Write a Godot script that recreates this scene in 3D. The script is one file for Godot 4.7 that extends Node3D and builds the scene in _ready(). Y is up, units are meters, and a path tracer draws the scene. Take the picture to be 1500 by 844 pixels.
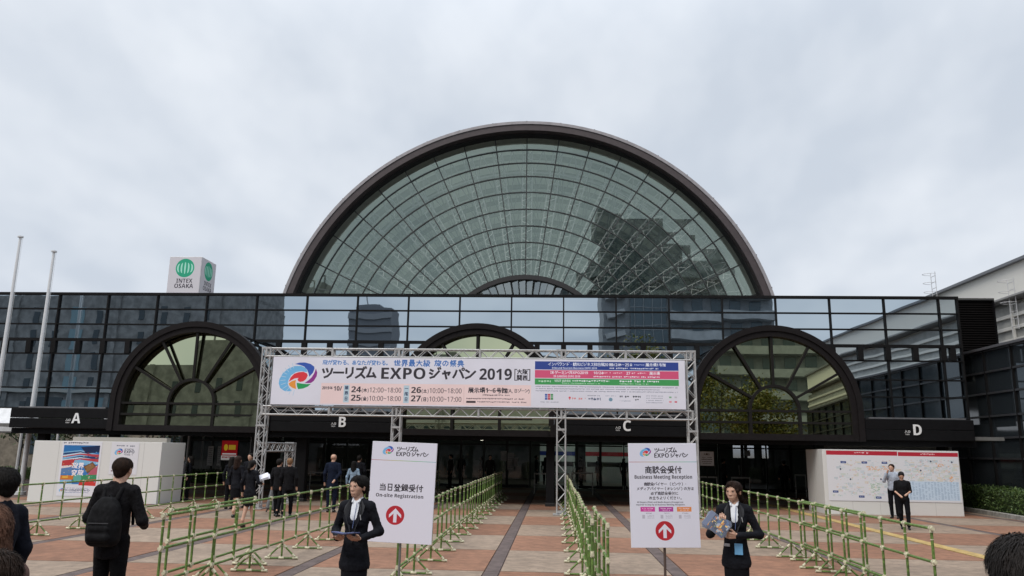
extends Node3D
# An exhibition-centre forecourt on an overcast day. Units are metres, y is up, the building stands towards -z.

const FOCAL := 1145.0                      # focal length in pixels of the 1500 x 844 photograph
const EYE := Vector3(0, 1.87, 0)
var view := Basis()
var rng := RandomNumberGenerator.new()
var mats := {}
var kit := {}
var taken := {}
var tex := {}

# ---------------------------------------------------------------- pixels to places
func ray(px: float, py: float) -> Vector3:
	return view * Vector3((px - 750.0) / FOCAL, -(py - 422.0) / FOCAL, -1.0)

func on_ground(px: float, py: float, h := 0.0) -> Vector3:
	var d := ray(px, py)
	return EYE + d * ((h - EYE.y) / d.y)

func on_z(px: float, py: float, z: float) -> Vector3:
	var d := ray(px, py)
	return EYE + d * (z / d.z)

# ---------------------------------------------------------------- nodes
func numbered(called: String) -> String:
	var n: int = taken.get(called, -1) + 1
	taken[called] = n
	return called if n == 0 else "%s_%03d" % [called, n]

func thing(called: String, label: String, category: String, at := Vector3.ZERO, turn := 0.0, group := "") -> Node3D:
	var o := Node3D.new()
	o.name = numbered(called)
	add_child(o)
	o.position = at
	o.rotation.y = turn
	tag(o, label, category, group)
	return o

func tag(o: Node, label: String, category: String, group := "") -> void:
	o.set_meta("label", label)
	o.set_meta("category", category)
	if group != "":
		o.set_meta("group", group)

func part(parent: Node, called: String, m: Mesh, mat: Material, at := Transform3D()) -> MeshInstance3D:
	var o := MeshInstance3D.new()
	o.name = called
	o.mesh = m
	o.material_override = mat
	o.transform = at
	parent.add_child(o, true)
	return o

func structure(called: String, m: Mesh, mat: Material, at := Transform3D()) -> MeshInstance3D:
	var o := part(self, called, m, mat, at)
	o.set_meta("kind", "structure")
	return o

func stuff(o: Node) -> Node:
	o.set_meta("kind", "stuff")
	return o

func copy(o: Node3D, base: String, at: Vector3, turn := 0.0) -> Node3D:
	var c: Node3D = o.duplicate()
	c.name = numbered(base)
	add_child(c)
	c.position = at
	c.rotation.y = turn
	return c

# ---------------------------------------------------------------- meshes
func unit_box() -> Mesh:
	if not kit.has("box"):
		kit["box"] = BoxMesh.new()
	return kit["box"]

func unit_rod(n := 8) -> Mesh:
	var k := "rod%d" % n
	if not kit.has(k):
		var c := CylinderMesh.new()
		c.top_radius = 1.0
		c.bottom_radius = 1.0
		c.height = 1.0
		c.radial_segments = n
		c.rings = 1
		kit[k] = c
	return kit[k]

# A box with small chamfers, real edges that catch the light.
func chamfer_box(size: Vector3, c: float) -> Mesh:
	var k := "cb%s%f" % [str(size), c]
	if kit.has(k):
		return kit[k]
	var st := begin()
	var h := size * 0.5
	for ax in 3:
		for s in [-1.0, 1.0]:
			var u := (ax + 1) % 3
			var v := (ax + 2) % 3
			var pts := []
			for q in [[-1, -1], [1, -1], [1, 1], [-1, 1]]:
				var p := Vector3()
				p[ax] = s * h[ax]
				p[u] = q[0] * (h[u] - c)
				p[v] = q[1] * (h[v] - c)
				pts.append(p)
			quad_out(st, pts[0], pts[1], pts[2], pts[3], Vector3.ZERO)
	for ax in 3:
		var u := (ax + 1) % 3
		var v := (ax + 2) % 3
		for su in [-1.0, 1.0]:
			for sv in [-1.0, 1.0]:
				var pts := []
				for q in [[-1, 0], [1, 0], [1, 1], [-1, 1]]:
					var p := Vector3()
					p[ax] = q[0] * (h[ax] - c)
					p[u] = su * (h[u] if q[1] == 0 else h[u] - c)
					p[v] = sv * (h[v] - c if q[1] == 0 else h[v])
					pts.append(p)
				quad_out(st, pts[0], pts[1], pts[2], pts[3], Vector3.ZERO)
	for sx in [-1.0, 1.0]:
		for sy in [-1.0, 1.0]:
			for sz in [-1.0, 1.0]:
				var a := Vector3(sx * h.x, sy * (h.y - c), sz * (h.z - c))
				var b := Vector3(sx * (h.x - c), sy * h.y, sz * (h.z - c))
				var d := Vector3(sx * (h.x - c), sy * (h.y - c), sz * h.z)
				if (b - a).cross(d - a).dot(a) > 0.0:
					tri(st, a, d, b)
				else:
					tri(st, a, b, d)
	kit[k] = done(st)
	return kit[k]

func begin() -> SurfaceTool:
	var st := SurfaceTool.new()
	st.begin(Mesh.PRIMITIVE_TRIANGLES)
	st.set_smooth_group(-1)
	return st

func done(st: SurfaceTool) -> ArrayMesh:
	st.generate_normals()
	return st.commit()

func tri(st: SurfaceTool, a: Vector3, b: Vector3, c: Vector3) -> void:
	st.add_vertex(a)
	st.add_vertex(b)
	st.add_vertex(c)

func quad(st: SurfaceTool, a: Vector3, b: Vector3, c: Vector3, d: Vector3) -> void:
	tri(st, a, b, c)
	tri(st, a, c, d)

# a quad whose front looks away from a point inside the solid
func quad_out(st: SurfaceTool, a: Vector3, b: Vector3, c: Vector3, d: Vector3, inside: Vector3) -> void:
	if (b - a).cross(c - a).dot((a + c) * 0.5 - inside) > 0.0:
		quad(st, a, d, c, b)
	else:
		quad(st, a, b, c, d)

func st_box(st: SurfaceTool, c: Vector3, size: Vector3, b := Basis()) -> void:
	var h := size * 0.5
	for ax in 3:
		for s in [-1.0, 1.0]:
			var u := (ax + 1) % 3
			var v := (ax + 2) % 3
			var pts := []
			for q in [[-1, -1], [1, -1], [1, 1], [-1, 1]]:
				var p := Vector3()
				p[ax] = s * h[ax]
				p[u] = q[0] * h[u]
				p[v] = q[1] * h[v]
				pts.append(c + b * p)
			quad_out(st, pts[0], pts[1], pts[2], pts[3], c)

func st_tube(st: SurfaceTool, a: Vector3, b: Vector3, ra: float, rb: float, n := 6) -> void:
	var d := (b - a).normalized()
	var u := d.cross(Vector3.UP if absf(d.y) < 0.9 else Vector3.RIGHT).normalized()
	var v := d.cross(u)
	for i in n:
		var t0 := TAU * i / n
		var t1 := TAU * (i + 1) / n
		var o0 := u * cos(t0) + v * sin(t0)
		var o1 := u * cos(t1) + v * sin(t1)
		quad_out(st, a + o0 * ra, a + o1 * ra, b + o1 * rb, b + o0 * rb, (a + b) * 0.5)

# transform that lays a unit rod or box (height along y) from a to b
func span(a: Vector3, b: Vector3, w: float, d: float, side := Vector3.ZERO) -> Transform3D:
	var y := b - a
	var n := y.normalized()
	var x := side
	if x == Vector3.ZERO:
		x = Vector3.RIGHT if absf(n.x) < 0.9 else Vector3.UP
	var z := x.cross(n).normalized()
	x = n.cross(z).normalized()
	return Transform3D(Basis(x * w, y, z * d), (a + b) * 0.5)

func box(parent: Node, called: String, c: Vector3, size: Vector3, mat: Material, b := Basis()) -> MeshInstance3D:
	return part(parent, called, unit_box(), mat, Transform3D(b * Basis.from_scale(size), c))

func rod(parent: Node, called: String, a: Vector3, b: Vector3, r: float, mat: Material, n := 8) -> MeshInstance3D:
	return part(parent, called, unit_rod(n), mat, span(a, b, r, r))

func bar(parent: Node, called: String, a: Vector3, b: Vector3, w: float, d: float, mat: Material, side := Vector3.ZERO) -> MeshInstance3D:
	return part(parent, called, unit_box(), mat, span(a, b, w, d, side))

# solid ring sector in the xy plane between radii r0 and r1, angles in radians, from z0 (front) to z1 (back)
func ring(r0: float, r1: float, z0: float, z1: float, a0: float, a1: float, n: int) -> ArrayMesh:
	var st := SurfaceTool.new()
	st.begin(Mesh.PRIMITIVE_TRIANGLES)
	st.set_smooth_group(-1)
	for i in n:
		var t := [a0 + (a1 - a0) * i / n, a0 + (a1 - a0) * (i + 1) / n]
		var p := []
		for q in t:
			var e := Vector3(cos(q), sin(q), 0)
			p.append([e * r0 + Vector3(0, 0, z0), e * r1 + Vector3(0, 0, z0), e * r0 + Vector3(0, 0, z1), e * r1 + Vector3(0, 0, z1)])
		var mid: Vector3 = (p[0][0] + p[1][3]) * 0.5
		quad_out(st, p[0][0], p[0][1], p[1][1], p[1][0], mid)
		quad_out(st, p[0][2], p[0][3], p[1][3], p[1][2], mid)
		quad_out(st, p[0][1], p[0][3], p[1][3], p[1][1], mid)
		if r0 > 0.001:
			quad_out(st, p[0][0], p[0][2], p[1][2], p[1][0], mid)
		if i == 0:
			quad_out(st, p[0][0], p[0][1], p[0][3], p[0][2], mid)
		if i == n - 1:
			quad_out(st, p[1][0], p[1][1], p[1][3], p[1][2], mid)
	return done(st)

# ---------------------------------------------------------------- materials (colours given as linear base colours)
func grain(key: String, low: float, freq: float, seed_: int) -> ImageTexture:
	if tex.has(key):
		return tex[key]
	var n := FastNoiseLite.new()
	n.seed = seed_
	n.noise_type = FastNoiseLite.TYPE_SIMPLEX_SMOOTH
	n.frequency = freq
	n.fractal_octaves = 6
	n.fractal_gain = 0.62
	var im := n.get_seamless_image(512, 512)
	im.convert(Image.FORMAT_RGB8)
	for y in 512:
		for x in 512:
			var v: float = im.get_pixel(x, y).r
			v = clampf((v - 0.22) / 0.56, 0.0, 1.0)
			v = low + (1.0 - low) * v
			im.set_pixel(x, y, Color(v, v, v))
	if key == "stain":
		# trodden-in spots and small spills
		var r := RandomNumberGenerator.new()
		r.seed = 4
		for i in 190:
			var c := Vector2(r.randf_range(8, 504), r.randf_range(8, 504))
			var rad := r.randf_range(0.8, 2.6) if r.randf() < 0.9 else r.randf_range(4.0, 7.0)
			var deep := r.randf_range(0.12, 0.4) if rad < 3.0 else 0.07
			for y in range(int(c.y - rad), int(c.y + rad) + 1):
				for x in range(int(c.x - rad), int(c.x + rad) + 1):
					if Vector2(x, y).distance_to(c) < rad * r.randf_range(0.8, 1.05):
						im.set_pixel(x, y, im.get_pixel(x, y) * (1.0 - deep))
	tex[key] = ImageTexture.create_from_image(im)
	return tex[key]

func paint(key: String, r: float, g: float, b: float, rough := 0.6, metal := 0.0, wear := "", scale := 1.0, spec := 0.5) -> StandardMaterial3D:
	if mats.has(key):
		return mats[key]
	var m := StandardMaterial3D.new()
	m.resource_name = key
	m.albedo_color = Color(r, g, b).linear_to_srgb()
	m.roughness = rough
	m.metallic = metal
	m.metallic_specular = spec
	if wear != "":
		m.albedo_texture = grain(wear, {"soft": 0.9, "mid": 0.8, "strong": 0.62, "stain": 0.86}[wear], {"soft": 0.012, "mid": 0.01, "strong": 0.014, "stain": 0.02}[wear], {"soft": 3, "mid": 11, "strong": 29, "stain": 41}[wear])
		m.uv1_triplanar = true
		m.uv1_world_triplanar = true
		m.uv1_scale = Vector3.ONE * scale
	mats[key] = m
	return m

# metal-coated mirror glass: part of the light is mirrored, the rest passes
func coated(key: String, r: float, g: float, b: float, share: float) -> StandardMaterial3D:
	if mats.has(key):
		return mats[key]
	var m := StandardMaterial3D.new()
	m.resource_name = key
	var white := Image.create(4, 4, false, Image.FORMAT_RGB8)
	white.fill(Color.WHITE)
	m.albedo_texture = ImageTexture.create_from_image(white)
	var c := Color(r, g, b).linear_to_srgb()
	m.albedo_color = Color(c.r, c.g, c.b, share)
	m.metallic = 1.0
	m.roughness = 0.008
	if share < 1.0:
		m.transparency = BaseMaterial3D.TRANSPARENCY_ALPHA
	mats[key] = m
	return m

func clear_glass(key: String, r: float, g: float, b: float, a: float) -> StandardMaterial3D:
	if mats.has(key):
		return mats[key]
	var m := StandardMaterial3D.new()
	m.resource_name = key
	var c := Color(r, g, b).linear_to_srgb()
	m.albedo_color = Color(c.r, c.g, c.b, a)
	m.roughness = 0.02
	m.transparency = BaseMaterial3D.TRANSPARENCY_ALPHA
	mats[key] = m
	return m

func glow(key: String, c: Color, power: float) -> StandardMaterial3D:
	if mats.has(key):
		return mats[key]
	var m := StandardMaterial3D.new()
	m.resource_name = key
	m.albedo_color = c
	m.emission_enabled = true
	m.emission = c
	m.emission_energy_multiplier = power
	mats[key] = m
	return m

func printed(key: String, t: Texture2D, rough := 0.55) -> StandardMaterial3D:
	var m := StandardMaterial3D.new()
	m.resource_name = key
	m.albedo_texture = t
	m.roughness = rough
	m.texture_repeat = false
	mats[key] = m
	return m

# printed cloth that hangs a little uneven between its ties
func hung_sheet(w: float, h: float) -> ArrayMesh:
	var n := FastNoiseLite.new()
	n.seed = 19
	n.frequency = 0.55
	var v := PackedVector3Array()
	var uv := PackedVector2Array()
	var idx := PackedInt32Array()
	var nx := 104
	var ny := 14
	for j in ny + 1:
		for i in nx + 1:
			var x := (float(i) / nx - 0.5) * w
			var y := (0.5 - float(j) / ny) * h
			var edge := 1.0 - pow(absf(y) / (h * 0.5), 3.0)
			v.append(Vector3(x, y, (n.get_noise_2d(x, y * 0.5) * 0.022 + n.get_noise_2d(x * 4.0 + y * 2.0, y * 2.0 + 40.0) * 0.007) * edge))
			uv.append(Vector2(float(i) / nx, float(j) / ny))
	for j in ny:
		for i in nx:
			var a := j * (nx + 1) + i
			idx.append_array(PackedInt32Array([a, a + 1, a + nx + 1, a + 1, a + nx + 2, a + nx + 1]))
	var arr := []
	arr.resize(Mesh.ARRAY_MAX)
	arr[Mesh.ARRAY_VERTEX] = v
	arr[Mesh.ARRAY_TEX_UV] = uv
	arr[Mesh.ARRAY_INDEX] = idx
	var st := SurfaceTool.new()
	st.create_from_arrays(arr)
	st.generate_normals()
	return st.commit()

# flat printed face w x h, centred, looking towards +z
func sheet(w: float, h: float) -> ArrayMesh:
	var k := "sheet%f_%f" % [w, h]
	if kit.has(k):
		return kit[k]
	var q := QuadMesh.new()
	q.size = Vector2(w, h)
	var am := ArrayMesh.new()
	am.add_surface_from_arrays(Mesh.PRIMITIVE_TRIANGLES, q.get_mesh_arrays())
	kit[k] = am
	return am

# ---------------------------------------------------------------- print: drawn at double size, then halved
const STROKES := {
	"ツ": "2,5 4,10;8,4 10,9;17,4 15,11 10,16 5,18", "ー": "2,10 18,10", "リ": "5,3 5,11;15,2 15,10 12,15 7,18", "ス": "4,4 15,4 13,9 9,14 3,18;11,12 17,18",
	"ム": "9,2 7,9 4,16;3,16 16,15;13,10 17,17", "シ": "3,4 7,6;2,9 6,11;3,17 9,15 17,6", "ャ": "4,10 15,8 13,12;7,6 10,18", "ハ": "7,5 5,11 2,16;12,4 15,9 18,16",
	"ン": "3,4 8,7;3,17 10,14 18,6", "イ": "15,2 10,8 2,12;10,8 10,18", "ヤ": "2,8 17,5 14,10;7,3 10,18", "ヒ": "5,3 5,15 7,17 16,17;15,6 11,8 5,9",
	"ク": "8,2 6,7 2,11;7,5 16,5 13,12 7,18", "メ": "15,2 11,11 3,18;5,6 15,15", "テ": "5,4 15,4;2,9 18,9;10,9 9,14 5,18", "ィ": "13,7 10,11 4,14;10,11 10,18",
	"ア": "3,4 17,4 13,9;10,8 9,13 4,18", "オ": "2,7 18,7;12,2 12,17 10,17;12,7 8,12 3,16", "レ": "5,2 5,17 11,14 17,8", "ケ": "7,2 5,7 2,11;6,6 18,6;12,6 11,13 7,18", "ソ": "4,4 6,8;16,3 14,11 6,18",
	"ウ": "10,1 10,4;4,8 4,4 16,4 15,10 12,14 7,18", "ト": "7,2 7,18;7,8 15,12", "ネ": "10,1 10,3;4,6 15,6 9,11 2,14;10,10 10,18;12,11 17,14", "ミ": "5,3 16,6;5,8 15,11;4,14 17,18",
	"か": "3,7 13,6 14,9 12,17 10,16;8,2 6,10 3,17;15,5 17,9", "わ": "6,2 6,18;2,6 7,5 3,14;6,9 11,6 15,7 17,11 15,15 11,17", "る": "5,3 14,3 4,12 10,9 15,10 17,13 15,17 10,18 8,16 10,14 13,17",
	"あ": "4,5 15,4;9,2 8,10 9,17;14,8 11,13 7,16 4,16 3,13 6,10 12,9 17,12 16,15 12,18", "な": "3,5 11,4;7,2 3,11;13,5 17,8;13,9 13,16 10,18 7,16 9,14 17,17", "た": "2,6 12,5;7,2 3,17;11,9 17,9;10,14 12,17 18,17",
	"の": "11,4 10,10 6,16 3,14 2,10 5,5 11,3 17,7 17,12 12,17", "は": "4,3 3,10 4,17;9,6 18,6;14,2 14,15 11,17 8,15 10,13 18,17", "に": "4,3 3,10 4,17;9,5 17,5;9,12 10,16 18,16",
	"お": "3,6 12,6;7,2 7,15 5,17 3,14 8,10 14,9 17,13 12,17;14,4 17,7", "ち": "3,5 16,5;9,2 5,11 11,9 16,11 15,15 8,18", "よ": "10,6 17,6;10,2 10,15 6,17 3,15 6,13 16,17", "り": "5,3 5,11 7,9;14,2 15,9 12,15 8,18",
	"く": "13,2 5,10 13,18", "さ": "3,7 16,5;9,2 14,11;5,11 5,16 13,18", "い": "4,4 5,13 8,15;14,5 16,12", "す": "2,5 18,5;11,2 11,12 8,13 7,10 11,9 10,15 6,18",
	"、": "3,14 6,18", "。": "3,15 5,14 6,16 4,18 3,15", "・": "9,10 11,10", "～": "2,11 6,8 10,10 14,12 18,9",
	"(": "14,1 10,6 10,14 14,19", ")": "6,1 10,6 10,14 6,19",
	"旅": "5,1 5,4;1,4 9,4;4,4 3,11 1,17;4,9 8,9 8,16 6,17;12,1 10,5;11,4 19,4;18,7 12,9;12,9 12,18;12,12 18,19;18,10 14,13", "変": "10,1 10,3;2,3 18,3;7,3 6,9;13,3 13,9;4,5 2,8;16,5 18,8;8,10 4,14;7,11 15,11 9,16 3,19;6,13 16,19",
	"世": "1,7 19,7;4,3 4,16 18,16;10,2 10,12;15,2 15,12;10,12 15,12", "界": "4,2 16,2 16,9 4,9 4,2;10,2 10,9;4,5 16,5;10,9 2,14;10,9 18,14;7,12 6,16 3,19;13,12 13,19",
	"最": "5,1 15,1 15,7 5,7 5,1;5,4 15,4;2,9 18,9;4,9 4,18;8,9 8,18;4,12 8,12;4,15 8,15;2,18 9,16;11,11 17,11 14,16 10,19;12,13 18,19", "大": "2,7 18,7;10,2 10,8 3,18;10,8 18,18",
	"級": "5,1 2,5 6,6 2,11;2,11 8,10;5,10 5,19;2,14 1,17;8,13 9,16;10,3 17,3 16,8 19,8 16,14 9,19;12,3 11,12 9,18;12,10 18,19", "祭": "6,1 2,8;5,4 9,4 3,10;11,2 18,2 12,9;12,4 18,10;6,9 14,9;3,12 17,12;10,12 10,19;6,15 3,18;14,15 17,18",
	"典": "4,4 4,13;16,4 16,13;4,4 16,4;8,1 8,13;12,1 12,13;4,8 16,8;1,13 19,13;7,15 3,19;13,15 17,19", "阪": "2,2 2,19;2,2 7,2 5,7 8,11 4,13;10,3 19,3;11,3 11,11 8,18;11,8 17,8 14,14 9,19;12,11 18,19",
	"関": "2,1 2,19;18,1 18,19 16,19;2,1 8,1 8,7 2,7;2,4 8,4;18,1 12,1 12,7 18,7;12,4 18,4;7,9 8,11;13,9 12,11;5,11 15,11;5,14 15,14;10,11 10,14 5,19;10,14 15,18", "西": "2,3 18,3;3,7 17,7 17,18 3,18 3,7;8,3 8,10 5,14;12,3 12,13 16,13",
	"木": "2,7 18,7;10,2 10,19;10,7 2,16;10,7 18,16", "金": "10,1 2,9;10,1 18,9;6,9 14,9;4,13 16,13;10,9 10,18;6,14 7,17;14,14 13,17;2,18 18,18", "土": "4,9 16,9;10,3 10,17;2,17 18,17", "日": "5,2 15,2 15,18 5,18 5,2;5,10 15,10",
	"展": "3,2 17,2 17,6 3,6;3,2 3,10 1,18;6,9 17,9;8,7 8,12;13,7 13,12;4,12 19,12;7,12 7,18 11,16;10,12 18,19;17,13 13,15", "示": "5,3 15,3;2,8 18,8;10,8 10,19;6,12 3,17;14,12 17,17",
	"場": "1,7 7,7;4,2 4,15;1,16 7,14;9,1 17,1 17,8 9,8 9,1;9,4 17,4;8,10 19,10;11,10 8,15;10,13 18,13 17,19;13,13 10,18", "号": "6,2 14,2 14,7 6,7 6,2;2,10 18,10;7,10 6,13 16,13 14,18 10,19",
	"館": "4,1 1,6;4,1 8,5;3,7 7,7 7,12 3,12 3,7;3,12 3,18 8,16;10,4 10,7;10,4 19,4 19,7;12,7 17,7 17,11 12,11 12,7;12,7 12,18 18,18 18,14 12,14", "年": "6,1 2,7;5,4 17,4;5,10 16,10;5,10 5,14;1,14 19,14;11,4 11,19",
	"業": "7,1 7,4;13,1 13,4;4,2 5,4;16,2 15,4;2,5 18,5;6,6 7,8;14,6 13,8;3,9 17,9;5,11 15,11;2,13 18,13;10,8 10,19;9,13 3,18;11,13 17,18", "一": "2,10 18,10", "般": "4,2 2,18;4,3 9,3 9,18;2,10 11,10;12,3 17,3 18,8;12,3 11,9;11,11 17,11 13,16 10,19;12,13 18,19",
	"当": "10,1 10,7;4,3 6,6;16,3 14,6;3,8 17,8 17,18 3,18;3,13 17,13", "登": "3,4 8,3 2,10;4,6 6,8;12,2 18,10;15,3 12,5;17,6 14,8;7,9 13,9;6,11 14,11 14,15 6,15 6,11;7,16 8,18;13,16 12,18;2,19 18,19",
	"録": "5,1 1,7;5,1 9,5;3,7 8,7;2,10 9,10;5,7 5,17;3,12 4,15;8,12 7,15;1,18 9,16;11,2 17,2 17,7;11,5 17,5;10,8 19,8;14,8 14,18;11,11 12,13;10,17 13,14;18,11 16,13;15,13 19,18",
	"受": "16,1 4,3;4,5 6,8;10,4 10,7;16,4 14,8;2,12 2,9 18,9 18,12;5,12 15,12 10,17 3,19;7,13 17,19", "付": "6,1 2,9;4,6 4,19;8,7 19,7;15,2 15,18 13,18;10,10 12,13",
	"商": "10,1 10,4;2,4 18,4;7,5 8,7;13,5 12,7;3,8 17,8 17,19 15,19;3,8 3,19;8,9 6,12;12,9 14,12;7,13 13,13 13,17 7,17 7,13", "談": "2,2 7,2;1,5 8,5;2,8 7,8;2,11 7,11;2,14 7,14 7,18 2,18 2,14;14,1 13,6 9,10;14,5 18,9;11,3 11,5;17,3 16,5;14,10 13,15 8,19;14,14 19,19",
	"会": "10,1 1,9;10,1 19,9;6,9 14,9;3,12 17,12;9,12 5,18 15,17;13,14 17,19", "方": "10,1 10,4;2,5 18,5;8,5 7,12 3,19;8,9 15,9 14,18 11,18", "必": "4,8 2,14;15,3 10,12 3,18;8,4 11,7;7,7 7,16 9,18 15,17 15,14;16,8 18,13",
	"立": "10,1 10,5;3,6 17,6;6,9 8,15;14,9 12,16;2,18 18,18", "入": "8,2 10,4 9,9 2,18;10,5 13,12 19,18", "口": "4,4 16,4 16,17 4,17 4,4", "光": "10,1 10,8;4,3 6,7;16,3 14,7;2,9 18,9;8,9 7,14 2,18;12,9 12,17 18,17 18,14",
	"合": "10,1 1,9;10,1 19,9;6,8 14,8;5,11 15,11 15,18 5,18 5,11", "観": "5,1 2,5;3,4 10,4;3,4 3,19;3,8 9,8;3,12 9,12;3,16 10,16;6,4 6,16;12,2 18,2 18,12 12,12 12,2;12,5 18,5;12,8 18,8;13,12 9,19;16,12 16,18 19,18",
	"総": "5,1 2,5 6,6 2,11;2,11 8,10;5,10 5,19;12,2 10,6;15,2 19,6;13,4 11,9 17,8;11,12 10,16;13,11 13,17 17,17;18,12 19,16",
}
const VOICED := {"ズ": "ス", "ジ": "シ", "バ": "ハ", "デ": "テ", "ゾ": "ソ", "ゲ": "ケ", "ド": "ト", "ビ": "ヒ", "グ": "ク", "が": "か", "だ": "た", "ず": "す"}
const HALF_VOICED := {"パ": "ハ", "ピ": "ヒ"}

class Canvas:
	var im: Image
	var k := 2.0
	func _init(w: int, h: int, c: Color) -> void:
		im = Image.create(w * 2, h * 2, false, Image.FORMAT_RGB8)
		im.fill(c)
	func rect(x: float, y: float, w: float, h: float, c: Color) -> void:
		im.fill_rect(Rect2i(roundi(x * k), roundi(y * k), maxi(1, roundi(w * k)), maxi(1, roundi(h * k))), c)
	func poly(pts: PackedVector2Array, c: Color) -> void:
		var y0 := 1e9
		var y1 := -1e9
		for p in pts:
			y0 = minf(y0, p.y * k)
			y1 = maxf(y1, p.y * k)
		for y in range(maxi(0, floori(y0)), mini(im.get_height() - 1, ceili(y1)) + 1):
			var xs := []
			var yy := y + 0.5
			for i in pts.size():
				var a := pts[i] * k
				var b := pts[(i + 1) % pts.size()] * k
				if (a.y <= yy) != (b.y <= yy):
					xs.append(a.x + (b.x - a.x) * (yy - a.y) / (b.y - a.y))
			xs.sort()
			for j in range(0, xs.size() - 1, 2):
				var x0 := roundi(xs[j])
				var n := roundi(xs[j + 1]) - x0
				if n > 0:
					im.fill_rect(Rect2i(x0, y, n, 1), c)
	func disc(o: Vector2, r: float, c: Color) -> void:
		var pts := PackedVector2Array()
		for i in 40:
			pts.append(o + Vector2.from_angle(TAU * i / 40) * r)
		poly(pts, c)
	func line(a: Vector2, b: Vector2, w: float, c: Color) -> void:
		var d := (b - a).normalized()
		var n := Vector2(-d.y, d.x) * w * 0.5
		var e := d * w * 0.35
		poly(PackedVector2Array([a + n - e, b + n + e, b - n + e, a - n - e]), c)
	func arc_line(o: Vector2, rx: float, ry: float, a0: float, a1: float, w: float, c: Color) -> void:
		var p := Vector2.INF
		for i in 25:
			var t := a0 + (a1 - a0) * i / 24
			var q := o + Vector2(cos(t) * rx, sin(t) * ry)
			if p != Vector2.INF:
				line(p, q, w, c)
			p = q
	func texture() -> ImageTexture:
		im.resize(im.get_width() / 2, im.get_height() / 2, Image.INTERPOLATE_BILINEAR)
		return ImageTexture.create_from_image(im)

# writes kana and kanji in strokes, each sign `size` high; returns the x after the last one
func brush(c: Canvas, words: String, x: float, y: float, size: float, weight: float, ink: Color, pitch := 1.0) -> float:
	for ch in words:
		var u := size / 20.0
		var plain: String = VOICED.get(ch, HALF_VOICED.get(ch, ch))
		if STROKES.has(plain):
			for stroke in STROKES[plain].split(";"):
				var last := Vector2.INF
				for p in stroke.split(" "):
					var xy: PackedStringArray = p.split(",")
					var q := Vector2(x + float(xy[0]) * u, y + float(xy[1]) * u)
					if last != Vector2.INF:
						c.line(last, q, weight, ink)
					last = q
			if VOICED.has(ch):
				c.line(Vector2(x + 15 * u, y + 1 * u), Vector2(x + 16.2 * u, y + 3.2 * u), weight * 0.8, ink)
				c.line(Vector2(x + 18 * u, y + 0.2 * u), Vector2(x + 19.2 * u, y + 2.4 * u), weight * 0.8, ink)
			elif HALF_VOICED.has(ch):
				c.arc_line(Vector2(x + 17.5 * u, y + 2.5 * u), 1.8 * u, 1.8 * u, 0, TAU, weight * 0.6, ink)
		x += size * pitch
	return x

# writes roman letters with the bundled font; `size` is the height of a capital; returns the x after the last one
func letters(c: Canvas, words: String, x: float, y: float, size: float, ink: Color, bold := false, wide := 1.0, fit := 0.0) -> float:
	var tm := text_mesh(words, bold, 0.0)
	var a := tm.get_mesh_arrays()
	var v: PackedVector3Array = a[Mesh.ARRAY_VERTEX]
	var idx := PackedInt32Array(range(v.size()))
	if a[Mesh.ARRAY_INDEX] != null:
		idx = a[Mesh.ARRAY_INDEX]
	var u := size / cap_height(bold)
	var lo := 1e9
	var hi := -1e9
	for p in v:
		lo = minf(lo, p.x)
		hi = maxf(hi, p.x)
	if fit > 0.0:
		wide = fit / ((hi - lo) * u)
	for i in range(0, idx.size() - 2, 3):
		var t := PackedVector2Array()
		for j in 3:
			var p := v[idx[i + j]]
			t.append(Vector2(x + (p.x - lo) * u * wide, y + size - p.y * u))
		c.poly(t, ink)
	return x + (hi - lo) * u * wide

func text_mesh(words: String, bold: bool, depth: float) -> TextMesh:
	var f := SystemFont.new()
	f.font_names = PackedStringArray(["Droid Sans"])
	f.font_weight = 700 if bold else 400
	var tm := TextMesh.new()
	tm.font = f
	tm.font_size = 64
	tm.pixel_size = 0.01
	tm.depth = depth
	tm.horizontal_alignment = HORIZONTAL_ALIGNMENT_LEFT
	tm.vertical_alignment = VERTICAL_ALIGNMENT_BOTTOM
	tm.text = words
	if not kit.has("base%s" % bold):
		kit["base%s" % bold] = 0.0
		var probe := text_mesh("H", bold, 0.0)
		var lo := 1e9
		var hi := -1e9
		for p in probe.get_mesh_arrays()[Mesh.ARRAY_VERTEX]:
			lo = minf(lo, p.y)
			hi = maxf(hi, p.y)
		kit["base%s" % bold] = lo
		kit["cap%s" % bold] = hi - lo
	tm.offset = Vector2(0, -float(kit["base%s" % bold]) / tm.pixel_size)
	return tm

func cap_height(bold: bool) -> float:
	return kit["cap%s" % bold]

# a row of tiny unreadable type
func small_type(c: Canvas, x: float, y: float, w: float, size: float, ink: Color) -> void:
	var at := x
	while at < x + w:
		var n := rng.randf_range(0.5, 1.1) * size
		c.rect(at, y + rng.randf_range(0, size * 0.3), minf(n, x + w - at), size * rng.randf_range(0.35, 0.7), ink)
		if rng.randf() < 0.6:
			c.rect(at + n * 0.3, y, maxf(size * 0.18, 0.5), size, ink)
		at += n + size * (0.25 if rng.randf() < 0.9 else 1.2)

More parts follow.
